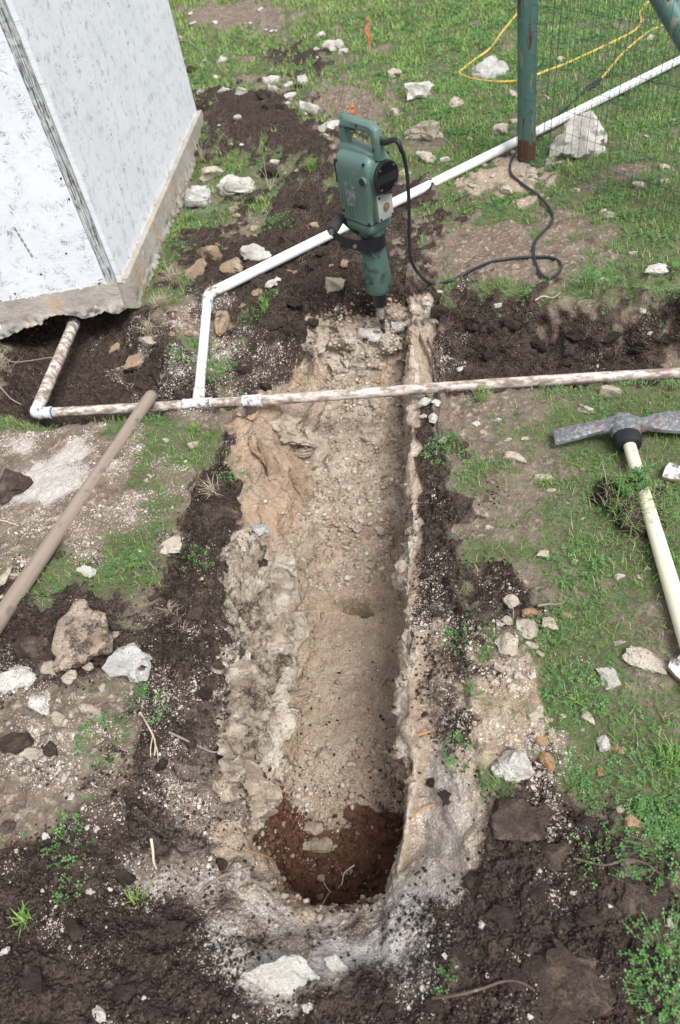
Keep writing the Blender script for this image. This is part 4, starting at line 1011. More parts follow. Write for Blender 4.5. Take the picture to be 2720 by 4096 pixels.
# ------------------------------------------------------------------ stones
def ico(sub):
    bm = bmesh.new(); bmesh.ops.create_icosphere(bm, subdivisions=sub, radius=1.); V = np.array([v.co[:] for v in bm.verts]); F = [tuple(v.index for v in f.verts) for f in bm.faces]; bm.free(); return V, np.array(F)
ICO = {k: ico(k) for k in (1, 2, 3, 4)}
ICO[0] = (np.array([(1, 0, 0), (0, 1, 0), (-1, 0, 0), (0, -1, 0), (0, 0, 1), (0, 0, -1)], float), np.array([(0, 1, 4), (1, 2, 4), (2, 3, 4), (3, 0, 4), (1, 0, 5), (2, 1, 5), (3, 2, 5), (0, 3, 5)]))
def rock_verts(sub, seed, rough=1., cuts=11):
    V, F = ICO[sub]; r = np.random.RandomState(seed); V = V.copy()
    for _ in range(cuts):
        nrm = r.normal(size=3); nrm /= np.linalg.norm(nrm); d = r.uniform(.4, .8); s = V@nrm; V -= np.outer(np.clip(s-d, 0, None)*.92, nrm)
    dirs = V/(np.linalg.norm(V, axis=1)[:, None]+1e-9)
    V = V+dirs*((.15*fbm(V*1.4+seed*3.1, 2)+.22*facets(V*1.5+seed*1.7)+.085*facets(V*3.6+seed)+.03*fbm(V*7+seed, 2))*rough)[:, None]
    V -= (V.max(0)+V.min(0))/2; V /= (V.max(0)-V.min(0)).max()/2
    e = V.max(0)-V.min(0); V /= (e/2)
    return V, F
_rv = {}
def rock_mesh(sub, var, mat):
    k = (sub, var, mat)
    if k not in _rv:
        V, F = rock_verts(sub, var*13+5); me = np_mesh('stone', V, F); me.materials.append(RM[mat]); me.shade_smooth(); me.set_sharp_from_angle(angle=rad(32)); _rv[k] = me
    return _rv[k]
_rr = random.Random(11)
def stone(u, v, w, h, mat, label, cat='rock', group=None, name=None, flat=.62, bury=.30, big=False, rz=None, unique=None):
    p = hit(u, min(v+h*.22, 4200)); D = depth_of(p); m = D/FPX
    sx = w*m; elev = math.atan2(HC-p.z, math.hypot(p.x, p.y))
    sz = flat*min(sx, h*m/ math.sin(elev) if h < w*1.2 else sx)
    sy = max((h*m-sz*math.cos(elev)*.75)/math.sin(elev), .45*sx)
    sub = 4 if big else 3
    me = rock_mesh(sub, unique if unique is not None else _rr.randrange(10), mat)
    nm = name or {'d': 'soil_clod', 's': 'soil_covered_rock', 'r': 'soil_clod'}.get(mat, 'limestone_rock')
    o = bpy.data.objects.new(nm, me); C.objects.link(o)
    o.scale = (sx/2, sy/2, sz/2); o.location = (p.x, p.y, p.z+sz*(.5-bury))
    o.rotation_euler = (_rr.uniform(-.12, .12), _rr.uniform(-.12, .12), (_rr.uniform(-.35, .35) if rz is None else rz)-.1)
    return tag(o, label, cat, group)
# big stones one can single out
BIG = [
 (2292,562,225,215,'w','large pale boulder leaning on the white pipe behind the wire mesh',.8,.18),
 (1958,286,150,95,'g','rounded grey rock in the yellow cord loop',.7,.3),
 (1680,368,125,90,'w','jagged white rock alone in the grass behind the hammer',.7,.3),
 (1692,535,155,95,'c','dark-pocked cream rock in the grass right of the hammer top',.7,.3),
 (1335,190,92,50,'w','broad white rock beside a small grey rock by the stake',.6,.3),
 (952,752,165,95,'w','smooth white rock speckled with soil by the shed side wall',.65,.3),
 (788,795,160,115,'g','grey rock with dark lichen touching the shed footing',.7,.3),
 (845,692,95,75,'c','cream rock between the spoil heap and the lichen rock',.7,.3),
 (1325,505,95,85,'w','broken white rock just left of the hammer handle',.7,.3),
 (1028,1008,125,100,'w','white rock half under the long white pipe',.7,.3),
 (785,1072,92,88,'t','tan rock on dark soil between shed and white pipe',.7,.25),
 (930,1065,115,80,'t','tan soil-crusted rock against the upper side of the white pipe',.65,.3),
 (888,1285,62,112,'t','narrow tan rock standing beside the branch pipe below the elbow',.9,.2),
 (1343,1126,100,80,'c','cream and brown rock in the dark bank left of the hammer bit',.7,.3),
 (1090,1122,74,68,'w','white rock just below the long white pipe',.6,.3),
 (595,1362,98,48,'c','flat cream rock on the soil below the footing',.5,.3),
 (550,1446,135,42,'t','long thin tan rock above the soiled pipe',.5,.3),
 (355,2490,265,335,'b','largest cream and tan rock by the wooden handle',.5,.25),
 (510,2625,205,185,'g','dusty grey rock speckled with white grit next to the largest cream rock',.6,.3),
 (150,2575,205,120,'s','dark soil-caked rock between wooden handle and largest cream rock',.6,.3),
 (55,2690,230,150,'w','bright white rock with a bite at its lower edge by the red band',.5,.3),
 (165,2790,150,95,'w','bright white wedge touching a larger white rock',.5,.35),
 (375,2840,105,95,'c','cream rock alone on the white grit slope',.7,.25),
 (2040,3040,155,160,'w','chunky white rock at the foot of the tan gravel heap',.75,.2),
 (2430,2690,95,120,'w','angular white rock in clover beside a half-buried cream plate',.6,.3),
 (2595,2620,200,110,'c','half-buried cream rock plate with pits next to the painted board scrap',.35,.4),
 (2410,2965,58,85,'w','small upright white rock on bare soil beyond the chunky white rock',.8,.25),
 (1130,3880,320,190,'w','big white rock at the lip of the pit dusted with soil',.55,.3),
 (1345,3850,110,75,'w','small white rock touching the big one at the pit lip',.6,.3),
 (2270,3880,430,340,'s','large flat soil-covered slab in the dark spoil by the clover',.35,.45),
 (2080,3255,240,210,'s','lumpy soil-covered rock above the spoil on the pale slope',.5,.35),
 (2200,3400,180,130,'s','brown soil-covered rock with bare corner in the spoil',.5,.35),
 (2560,3560,230,210,'s','dark soil-covered rock with a root across it near the clover',.5,.35),
 (60,1920,150,160,'s','brown earth-covered rock left of the wooden handle',.55,.3),
 (890,2035,160,105,'s','brown slab jutting over the left rim of the trench',.5,.35),
 (1035,2100,95,110,'g','squared grey stone set in the left trench wall below the brown slab',.7,.45),
 (682,2160,105,90,'c','round stone with a pale broken rim on the left bank',.35,.4),
 (352,2285,78,62,'w','white rock touching the upper end of the largest cream rock',.7,.25),
 (1272,3366,128,78,'f','largest loose stone on the pit floor, tan and double lumped',.55,.2),
 (1256,3300,88,66,'f','second loose stone in the pit, behind the double-lumped one',.6,.25),
 (1486,1312,120,85,'w','pale rock block in the ledge just left of the chisel',.6,.62),
 (1600,1400,110,66,'w','pale rock block in the ledge below the chisel tip',.5,.6),
 (1590,1285,70,70,'g','grey-white rock block behind the chisel in the ledge',.7,.5),
]
for k, (u, v, w_, h_, mat, lab, fl_, bu) in enumerate(BIG):
    stone(u, v, w_, h_, mat, lab, flat=fl_, bury=bu+.06, big=w_ > 140, unique=20+k if w_ > 90 else None)
# the many others, in sets of look-alikes
SETS = [
 ('w', 'small pale rock scattered in the grass beyond the spoil heap', 'rocks beyond the spoil heap', '1280 142 50 32 1380 205 45 32 1150 380 42 50 1210 316 46 46 1155 336 42 26 1085 320 82 42 1095 356 62 22 965 368 56 22 893 360 52 24 803 370 36 16 868 308 42 26 890 243 50 26 820 243 24 14 748 314 28 18 1085 121 20 18 1102 122 16 14 860 86 22 20 1040 38 16 14 770 90 16 14 765 52 18 14 1240 438 112 36 1000 92 14 12 1062 118 14 12 1265 195 28 16 1272 232 26 18 1305 545 40 22 1150 412 20 14 720 150 16 12'),
 ('w', 'small white stone lying on the dark spoil by the shed', 'white stones on the spoil heap', '950 468 34 22 965 578 18 14 925 575 16 12 878 500 12 10 1100 648 48 20 1185 680 18 14 1140 690 16 12 1225 455 14 12'),
 ('c', 'pale rock in the grass near the post', 'rocks in the grass by the post', '1575 287 56 46 1822 402 68 56 2010 512 66 62 2052 372 50 42 2056 482 44 32 1570 452 58 30 2185 385 26 34 2240 240 34 26 2580 545 36 26 2690 480 24 20 2655 665 40 34 2655 725 42 28 2550 745 52 30 2530 1010 42 22 2440 860 56 30 2300 760 42 20 1880 555 28 18 1620 690 60 24 1700 640 90 26 1780 640 50 24 2440 370 40 18 2600 155 50 20 2410 845 40 24'),
 ('c', 'cream stone in the rubble round the foot of the post', 'rubble round the post foot', '2127 680 58 46 2113 728 56 36 2020 762 68 46 2042 608 36 28 1985 640 32 24 2010 618 30 20 1935 655 30 22 1900 740 30 24 1970 700 24 18 2065 620 24 22 2085 700 28 22 2168 712 36 26 2140 708 24 24 2280 655 28 26 1880 740 24 20 2190 640 18 16 2165 780 30 18 2190 795 20 16'),
 ('t', 'tan stone in the dark soil between shed and trench', 'stones in the soil by the shed', '840 1012 105 52 1025 905 42 42 935 838 42 20 945 862 38 18 1031 1162 42 40 1378 1050 38 42 735 1276 38 26 795 1284 24 18 755 1336 52 36 460 1386 46 60 690 1332 30 24 650 1500 26 36 1136 1558 48 42 968 1220 34 28 1250 900 50 40 1260 980 44 30 1020 945 30 18 870 980 34 16 905 1175 22 20 1155 1080 34 26 1180 1085 20 18 700 1240 30 22 760 1305 26 20 1325 1060 22 16'),
 ('w', 'white pebble-sized rock in the bank right of the hammer', 'rocks in the cross trench bank', '1845 1466 38 46 1760 1165 26 20 1710 1210 24 22 1735 1280 60 40 1990 1220 40 24 2410 1120 40 26 2620 1090 120 40 2570 1240 30 34 2600 1330 30 18 1700 1605 62 52 1735 1662 46 52 1690 1660 40 34 1775 1756 46 36 1745 1610 40 34 1905 1690 40 30 1990 1680 36 26'),
 ('c', 'cream rock showing through the clover beside the mattock', 'rocks in the clover by the mattock', '2340 1622 64 58 2440 1562 90 60 2060 1822 100 46 2170 1905 74 46 2030 1755 36 28 2100 1755 36 24 2640 1962 38 30 2270 2010 20 18 1955 2105 36 24 2170 2215 62 44 2205 1960 40 20 2330 2070 26 16 2300 2240 30 22 2475 2300 44 34 2555 2305 36 26 2590 2270 28 20'),
 ('c', 'cream rock in the loose cluster on the right bank', 'cream cluster on the right bank', '2045 2396 68 74 2030 2472 56 52 2105 2502 98 108 2035 2552 96 120 2195 2487 72 74 2125 2577 62 36 2160 2610 40 30 2110 2617 22 32 2128 2692 38 42 1975 2727 54 44 2055 2742 58 46 2145 2832 62 90 2192 2870 42 34 2075 2695 44 40 2000 2660 60 50 1985 2770 30 34 2112 2660 24 22 2000 2490 34 30 2196 2712 28 22 2355 2862 64 46 2475 2566 56 26 2494 2625 24 26 2250 2860 28 22 2155 3090 38 32 2205 3095 24 18 2480 3232 36 32 2110 2950 40 34 2205 2920 30 26 2240 2935 24 20 2330 2915 20 18'),
 ('o', 'rusty brown stone by the cream cluster', 'rusty stones by the cream cluster', '2120 2442 74 44 2267 2456 46 36 2190 3032 58 92 2470 2992 74 46 2170 2955 62 56 2530 3275 72 60 2400 3080 40 46 2240 2395 28 26'),
 ('c', 'pale rock on the gritty left bank', 'rocks on the gritty left bank', '200 2662 84 82 282 2692 82 74 352 2655 72 48 240 2870 90 66 60 2292 62 46 12 2300 40 100 8 2385 26 30 458 2532 32 42 415 2745 40 40 300 2835 30 34 130 3010 90 60 445 2785 28 24 525 2768 22 20 240 2800 34 24 480 2795 30 26 190 2770 44 30 775 1770 54 50 665 1760 28 22 240 1880 22 18 600 1905 26 18 745 1870 26 22 230 2070 34 26 135 2075 46 30 180 2110 18 16 480 1860 30 20 135 2145 18 14 560 2200 24 20'),
 ('s', 'soil-stained rock on the left bank', 'soil-stained rocks on the left bank', '60 2950 150 125 200 2985 105 62 50 2360 95 105 240 2208 40 44 460 2500 60 50 440 3020 40 50 95 2450 70 50 700 2460 70 60 780 2440 80 90 830 2510 60 60 870 2650 70 50 840 2330 50 50 620 2380 60 44 690 2800 44 54 30 3300 60 60 300 3450 70 44'),
 ('f', 'loose tan stone in the rubble on the trench floor', 'stones on the trench floor', '1256 3252 58 42 1297 3002 76 74 1377 3082 42 38 1476 3142 54 44 1520 3145 40 32 1495 3210 84 54 1285 3507 34 30 1290 3140 46 36 1607 2258 62 70 1481 2256 52 44 1440 2230 34 30 1470 1720 54 42 1466 1750 42 32 1652 1538 30 36 1420 1560 60 40 1330 1690 50 34 1300 1760 40 30 1520 1650 34 26 1580 1760 44 32 1450 1840 36 26 1370 1900 34 26 1540 1900 40 28 1400 2000 44 30 1480 1990 40 30 1560 2040 48 34 1350 2090 50 36 1420 2110 56 36 1520 2120 50 40 1380 2180 64 50 1460 2310 26 24 1500 1950 24 20 1590 1870 30 22 1340 1820 28 22 1330 3120 40 34 1360 3170 40 32 1410 3150 36 30 1440 3200 40 32 1340 3240 34 28 1400 3090 30 26 1500 3090 30 26 1550 3060 26 22 1450 3060 30 24 1390 3230 30 26 1310 3190 34 30 1600 3010 40 36 1360 1480 34 26 1450 1500 40 28 1500 1460 36 24 1320 1520 40 30 1540 1550 36 26 1380 1620 40 28'),
 ('r', 'crumbly red-brown clod on the pit floor', 'red clods in the pit', '1400 3250 70 56 1450 3270 50 44 1480 3320 66 56 1560 3250 56 48 1390 3320 60 50 1330 3420 40 34 1530 3290 40 36 1600 3280 44 40 1420 3370 46 36 1300 3440 40 30 1350 3370 30 26 1340 3260 24 22'),
 ('d', 'dark lump of soil on the spoil round the trench', 'dark soil clods', '768 275 52 44 1050 385 60 44 1075 420 50 60 1120 430 50 34 1190 345 40 30 805 425 80 60 1085 690 80 54 700 480 40 30 1000 800 60 40 1200 820 60 44 1290 1000 60 50 1380 980 50 40 1250 1060 60 50 1180 1200 70 50 1100 1300 70 50 1250 1290 60 46 960 1480 70 50 1060 1540 60 44 1760 1240 80 60 1900 1300 90 60 2050 1290 90 66 2150 1380 80 50 2300 1330 90 60 2450 1340 90 60 2550 1400 70 46 2660 1350 80 50 1960 1420 70 44 2260 1450 70 40 700 2600 60 50 820 2760 70 60 760 2950 80 60 640 3050 70 60 880 3450 80 60 500 3500 90 70 300 3700 110 80 150 3900 120 90 500 3950 110 80 700 3700 90 60 1900 3500 110 80 2000 3650 120 90 1850 3800 110 80 2050 3900 120 90 1750 4000 110 80 2350 3650 110 80 2450 3450 100 80 2150 3550 110 80 2350 3280 90 60 620 4050 100 70 2620 3800 90 70 1550 4050 90 60 1750 1900 40 34 1720 2050 44 36 1700 2300 50 40 1750 2450 40 34 1780 3180 70 60 1700 2850 40 34 1730 3120 60 44'),
 ('w', 'small white stone on the dark foreground soil', 'white stones on the foreground soil', '400 4050 84 48 20 3800 44 36 325 3740 46 40 360 3560 50 30 440 3555 24 20 575 3990 26 24 940 4060 24 20 1230 4020 60 44 1930 3690 36 34 1780 3820 30 26 2160 3480 26 24 2290 3570 24 20 2440 3620 20 18 2680 3680 30 44 1950 3900 22 20 2120 4060 26 24 385 3310 30 32 80 3030 44 30 260 3110 30 44 285 3180 28 36 350 3300 24 32 840 3430 20 28 180 3340 30 28 170 3560 18 16 240 3580 26 16'),
]
LM = [(u, v, l) for u, v, l in (
 (2292,562,'large pale boulder behind the mesh'), (1958,286,'grey rock in the yellow cord loop'), (1680,368,'jagged white rock behind the hammer'), (1692,535,'dark-pocked cream rock'),
 (1335,190,'broad white rock by the stake'), (952,752,'speckled white rock by the shed'), (788,795,'lichen rock at the footing'), (1325,505,'broken rock by the hammer handle'), (1028,1008,'white rock under the pipe'),
 (785,1072,'tan rock between shed and pipe'), (888,1285,'narrow tan rock by the branch pipe'), (595,1362,'flat cream rock below the footing'), (355,2490,'largest cream rock'), (60,2690,'bright white rock by the red band'),
 (375,2840,'lone cream rock on the grit slope'), (2040,3040,'chunky white rock'), (2430,2690,'angular white rock in the clover'), (2410,2965,'small upright white rock'), (1130,3880,'big white rock at the pit lip'),
 (2270,3880,'large soil-covered slab'), (2080,3255,'lumpy soil-covered rock'), (2560,3560,'soil-covered rock under the root'), (60,1920,'earth-covered rock by the wooden handle'), (890,2035,'brown slab on the left rim'),
 (682,2160,'stone with the broken rim'), (1272,3366,'double-lumped pit stone'), (1540,1340,'chisel tip'), (2105,640,'foot of the green post'), (1485,215,'orange-ribboned stake'), (960,480,'middle of the spoil heap'),
 (900,320,'dead stalks behind the spoil'), (2500,1700,'mattock head'), (2560,2080,'sod on the mattock handle'), (2110,2480,'middle of the cream cluster'), (2000,1480,'pipe end of the cross trench'), (2370,1140,'bushy weed on the lip'),
 (2650,1250,'leafy weed on the lip'), (780,1620,'pipe tee'), (140,1650,'left pipe elbow'), (1430,2420,'socket in the trench floor'), (1420,1570,'pipe over the trench'), (1500,2080,'rubble step in the trench'),
 (2600,330,'cord coupler'), (2560,860,'mesh foot'), (1700,2400,'dark right rim'), (420,2000,'middle of the wooden handle'), (600,2950,'hanging pale stalks'), (290,3450,'small-leaved weeds in front'), (1100,320,'pointed white rocks'))]
_cnt = {}
ORD = ['largest', 'second largest', 'third largest', 'fourth largest', 'fifth largest', 'sixth largest']
KIND = {'w': 'small white stone', 'c': 'cream stone', 't': 'tan stone', 'o': 'rusty brown stone', 's': 'soil-stained stone', 'f': 'loose tan rubble stone', 'r': 'red-brown clod', 'd': 'dark soil clod'}
def landmark(u, v): return min(LM, key=lambda m: (m[0]-u)**2+(1.4*(m[1]-v))**2)[2]
_all = []
for si, (mat, lab, grp, dat) in enumerate(SETS):
    q = [int(x) for x in dat.split()]; _all += [(q[i+2]*q[i+3], mat, landmark(q[i], q[i+1]), (si, i)) for i in range(0, len(q), 4)]
NEWLAB = {}; NEWGRP = {}
for ar, mat, lm, key in sorted(_all, reverse=True):
    k = _cnt.get((mat, lm), 0); _cnt[(mat, lm)] = k+1
    NEWGRP[key] = f'minor stones near the {lm}' if k >= 6 else None
    NEWLAB[key] = (f'{ORD[k]} {KIND[mat]} near the {lm}' if k < 6 else f'minor {KIND[mat]} near the {lm}')
for si, (mat, lab, grp, dat) in enumerate(SETS):
    q = [int(x) for x in dat.split()]
    cat = 'clod' if mat in 'dr' else 'rock'
    for i in range(0, len(q), 4):
        u, v, w_, h_ = q[i:i+4]
        if v > 4080: continue
        m2 = mat
        stone(u, v, w_, h_, mat, NEWLAB[(si, i)], cat, NEWGRP[(si, i)] or grp, name={'d': 'soil_clod', 'r': 'soil_clod', 's': 'soil_covered_rock'}.get(mat, 'limestone_rock'), flat=_rr.uniform(.5, .75), bury=.38, rz=_rr.uniform(-.6, .6))
# painted board scraps on the right
def board(u, v, w_, d_, rz, label):
    p = hit(u, v); mb = MB(); V = [(-w_*.5, -d_*.42), (-w_*.1, -d_*.5), (w_*.38, -d_*.44), (w_*.5, -d_*.05), (w_*.42, d_*.33), (w_*.12, d_*.36), (w_*.02, d_*.5), (-w_*.3, d_*.44), (-w_*.44, d_*.1)]
    mb.loft([[(x, y, z) for x, y in V] for z in (0, .012)])
    o = thing('board_scrap', label, 'board', p+Vector((0, 0, .012))); o.rotation_euler = (.10, -.06, rz)
    mb.build('board_core', plain('raw_board', (.30, .19, .11), .9, .3, bump=.5), o, bevel=.001)
    mb = MB(); mb.loft([[(x*.975, y*.975, z) for x, y in V] for z in (.0121, .0135)]); mb.build('paint_skin', plain('white_board_paint', (.60, .61, .62), .7, .12, dirt=(.12, .095, .08), dscale=45, damt=.44), o)
board(2690, 1905, .06, .07, -.35, 'white painted board scrap with brown broken edge right of the mattock handle')
board(2730, 2690, .075, .075, .9, 'white painted board scrap lying on the half-buried cream rock plate')
# ------------------------------------------------------------------ roots, twigs and cables
M_ROOT = plain('orange_root', (.50, .26, .09), .7, .3, dirt=(.12, .09, .07), dscale=30, damt=.38)
M_TWIG = plain('grey_twig', (.24, .20, .175), .8, .3)
M_BROWN = plain('brown_root', (.11, .075, .055), .85, .3, dirt=(.28, .24, .2), dscale=40, damt=.35)
M_PALE = plain('pale_stalk', (.58, .49, .35), .7, .2)
def strand(name, label, cat, pts, r, mat, group=None, lift=.004, taper=.6, forks=()):
    P = [hit(u, v, lift+(.006*math.sin(i*2.1) if 0 < i < len(pts)-1 else 0)) for i, (u, v) in enumerate(pts)]
    r *= .62; o0 = P[0]; b = MB(); sp_ = spline([q-o0 for q in P], 5); m = len(sp_)
    b.tube(sp_, [r*(1-(1-taper)*i/(m-1)) for i in range(m)], 7)
    for f in forks:
        Q = [hit(u, v, lift) for u, v in f]; s2 = spline([q-o0 for q in Q], 4); b.tube(s2, [r*.6*(1-.5*i/len(s2)) for i in range(len(s2))], 6)
    o = b.build(name, mat); o.location = o0; return tag(o, label, cat, group)
strand('root', 'thick orange root crossing the ledge below the chisel', 'root', [(1640,1355),(1620,1400),(1560,1455),(1535,1485),(1525,1530),(1530,1560)], .0055, M_ROOT, lift=.010, forks=[[(1640,1400),(1590,1465),(1565,1525),(1530,1560)]])
strand('root', 'orange root hanging down the floor in front of the soiled pipe', 'root', [(1528,1600),(1528,1660),(1535,1700),(1560,1750),(1592,1775)], .004, M_ROOT, lift=.008)
strand('root', 'bent orange root in the dark bank by the white stone', 'root', [(1190,1445),(1184,1480),(1187,1525),(1205,1545),(1232,1580)], .0042, M_ROOT, lift=.012)
strand('root', 'forked orange root on the pale ledge left of the chisel', 'root', [(1245,1500),(1280,1505),(1310,1540),(1322,1570)], .0035, M_ROOT, lift=.008)
strand('root', 'orange root bridging the right rim of the trench', 'root', [(1645,2955),(1690,2945),(1730,2930),(1770,2950),(1790,2962)], .0045, M_ROOT, lift=.010)
strand('root', 'orange and white root at the pit edge', 'root', [(1740,3225),(1690,3245),(1640,3280),(1600,3325)], .0045, M_ROOT, lift=.012, forks=[[(1640,3280),(1615,3240),(1585,3210)]])
strand('root', 'forked pale root lying in the red pit floor', 'root', [(1420,3465),(1380,3500),(1365,3545),(1320,3575),(1285,3640)], .0042, M_PALE, lift=.012, forks=[[(1325,3575),(1300,3540),(1298,3515)]])
strand('root', 'short orange root poking from the left pit wall', 'root', [(990,3405),(1040,3420),(1085,3435),(1120,3452)], .004, M_ROOT, lift=.010)
strand('twig', 'grey twig stuck in the left pit rim', 'twig', [(820,3560),(880,3520),(940,3490),(1005,3475)], .0045, M_TWIG, lift=.012)
strand('twig', 'grey twig with bluish bark on the left soil slope', 'twig', [(680,2935),(730,2960),(790,2985),(860,3015),(900,3000)], .0055, M_TWIG, lift=.010)
strand('twig', 'thin grey forked twig at the right pit rim', 'twig', [(1560,3220),(1610,3200),(1680,3192),(1730,3190)], .0035, M_TWIG, lift=.012, forks=[[(1650,3190),(1610,3130),(1570,3090)]])
strand('root', 'long brown root across the spoil near the clover', 'root', [(2290,3440),(2340,3455),(2420,3465),(2500,3445),(2580,3465),(2660,3515),(2730,3520)], .0045, M_BROWN, lift=.012)
strand('root', 'long brown root in the spoil in front of the big slab', 'root', [(1730,3995),(1830,3985),(1930,3955),(2010,3930),(2080,3935),(2130,3960)], .005, M_BROWN, lift=.010)
strand('root', 'thin brown root hanging over the cross trench bank', 'root', [(1835,1205),(1805,1250),(1780,1330),(1745,1450)], .0035, M_BROWN, lift=.012)
strand('root', 'thick brown root running down the right trench corner', 'root', [(1660,1290),(1685,1370),(1720,1440),(1745,1540)], .011, M_BROWN, lift=.012)
strand('root', 'second brown root beside the thick one in the trench corner', 'root', [(1690,1290),(1715,1380),(1760,1470),(1775,1540)], .007, M_BROWN, lift=.012)
strand('stalk', 'bunch of pale stalks hanging over the left bank', 'stalk', [(570,2865),(610,2930),(628,2980),(625,3050)], .005, M_PALE, lift=.020, forks=[[(628,2980),(640,3020),(642,3060)], [(620,2960),(612,3010),(615,3062)]])
strand('root', 'knotted pale root stub on the dark soil left of the pit', 'root', [(610,3360),(620,3410),(618,3450),(632,3480)], .006, M_PALE, lift=.010)
strand('wire_cable', 'grey cable bent across the riser pipe under the shed', 'cable', [(-30,1420),(20,1445),(60,1465),(140,1462),(210,1455),(250,1452),(262,1440)], .0055, M_TWIG, lift=.03)
strand('wire_cable', 'grey cable dropping to the left elbow', 'cable', [(-40,1520),(10,1565),(50,1605),(92,1632)], .0075, M_TWIG, lift=.02)
strand('twig', 'pale bent twig in the grass behind the shed', 'twig', [(690,185),(740,180),(775,192),(800,212)], .012, M_TWIG, lift=.03)
strand('twig', 'grey driftwood sliver in the clover behind the cream cluster', 'twig', [(2150,2430),(2190,2428),(2230,2420),(2262,2410)], .006, M_TWIG, lift=.008)
strand('twig', 'pale twig lying on the bank lip of the cross trench', 'twig', [(2140,1210),(2170,1198),(2210,1195),(2240,1180)], .0045, M_PALE, lift=.010)
strand('twig', 'short pale twig near the left edge of the gritty turf', 'twig', [(-10,2085),(30,2095),(80,2110)], .004, M_PALE, lift=.008)
strand('twig', 'brown twig on the left gritty bank below the dusty rock', 'twig', [(300,2725),(340,2722),(378,2712)], .0045, M_BROWN, lift=.010)

# ------------------------------------------------------------------ plants
def quads_obj(name, V, tone, mat, parent=None, dry=None):
    n = len(V)//4; F = np.arange(4*n, dtype=np.int32).reshape(n, 4); me = np_mesh(name, V, F)
    a = me.color_attributes.new('tone', 'FLOAT_COLOR', 'POINT'); c = np.zeros((4*n, 4), np.float32); c[:, 0] = np.repeat(tone, 4); c[:, 3] = 1
    if dry is not None: c[:, 1] = np.repeat(dry, 4)
    a.data.foreach_set('color', c.ravel()); me.materials.append(mat)
    o = bpy.data.objects.new(name, me); C.objects.link(o)
    if parent is not None: o.parent = parent; o['kind'] = 'stuff'
    return o
def blades(pos, L, W, r, spread=.7, up=None, bend=.4):
    """two quads a blade, bending outward; returns 8 verts each"""
    n = len(pos); a = r.rand(n)*2*math.pi; sp = np.abs(r.normal(0, spread, n))
    d = np.stack([np.cos(a)*sp, np.sin(a)*sp, np.ones(n)], 1); d /= np.linalg.norm(d, axis=1)[:, None]
    if up is not None: d = d+up*.5; d /= np.linalg.norm(d, axis=1)[:, None]
    d2 = d+np.stack([np.cos(a)*bend, np.sin(a)*bend, -bend*.6*np.ones(n)], 1)*(.5+r.rand(n))[:, None]; d2 /= np.linalg.norm(d2, axis=1)[:, None]
    sd_ = np.stack([-np.sin(a), np.cos(a), np.zeros(n)], 1)*(W/2)[:, None]
    mid = pos+d*(L*.55)[:, None]; tip = mid+d2*(L*.5)[:, None]
    return np.stack([pos-sd_, pos+sd_, mid+sd_*.8, mid-sd_*.8, mid-sd_*.8, mid+sd_*.8, tip+sd_*.15, tip-sd_*.15], 1).reshape(-1, 3)
def trefoils(pos, R, r, tilt=.35):
    n = len(pos); out = []; a0 = r.rand(n)*2*math.pi
    nx = r.normal(0, tilt, (n, 2))
    for k in range(3):
        a = a0+k*2.094+r.normal(0, .15, n); rad_ = R*(.85+.3*r.rand(n))
        def pt(rr, da):
            x = np.cos(a+da)*rr; y = np.sin(a+da)*rr; return pos+np.stack([x, y, x*nx[:, 0]+y*nx[:, 1]], 1)
        out.append(np.stack([pt(rad_*.08, 0), pt(rad_*.78, -.52), pt(rad_*.98, 0), pt(rad_*.78, .52)], 1))
    return np.stack(out, 1).reshape(-1, 3)
fy = _fc[:, 1]; fx_ = _fc[:, 0]; vis = (fy < 13) & (fx_ > -1.9-.45*np.clip(fy-2, 0, 20)) & (fx_ < .75+.55*np.clip(fy-1.6, 0, 20)) & (fy > .05)
patch = np.clip(.55+1.3*fbm(np.stack([fx_*4.2, fy*4.2, fx_*0+9], 1), 3), 0, 1.6)
lawnw = np.clip(GMF['lawn']-.18, 0, 1)*patch*vis
# turf: short grass
wg = lawnw*np.where(fy < 3.3, .8, 1.0)/(1+(np.clip(fy, 0, 20)/4.)**1.3)
pos, nn_, k_, r = scatter(wg, 165000, 21)
dist = pos[:, 1]; L = (.018+.022*r.rand(len(pos))**1.5)*(1+.04*np.clip(dist-2, 0, 8)); Wd = (.0016+.0012*r.rand(len(pos)))*(1+.62*np.clip(dist-2, 0, 8))
tone = np.clip(.45+.22*sst(3, 6, dist)+.35*fbm(np.stack([pos[:, 0]*3, pos[:, 1]*3, pos[:, 0]*0], 1), 2)+r.normal(0, .2, len(pos)), 0, 1); dry = (r.rand(len(pos)) < .13).astype(float)
BV = blades(pos-[0, 0, .002], L, Wd, r).reshape(-1, 8, 3); nearb = dist < 2.5
FV = BV[~nearb][:, [0, 1, 6, 7]]; NV = BV[nearb]
o = quads_obj('turf_grass', np.concatenate([NV.reshape(-1, 3), FV.reshape(-1, 3)]), np.concatenate([np.repeat(tone[nearb], 2), tone[~nearb]]), M_GRASS, dry=np.concatenate([np.repeat(dry[nearb], 2), dry[~nearb]])); o['kind'] = 'stuff'
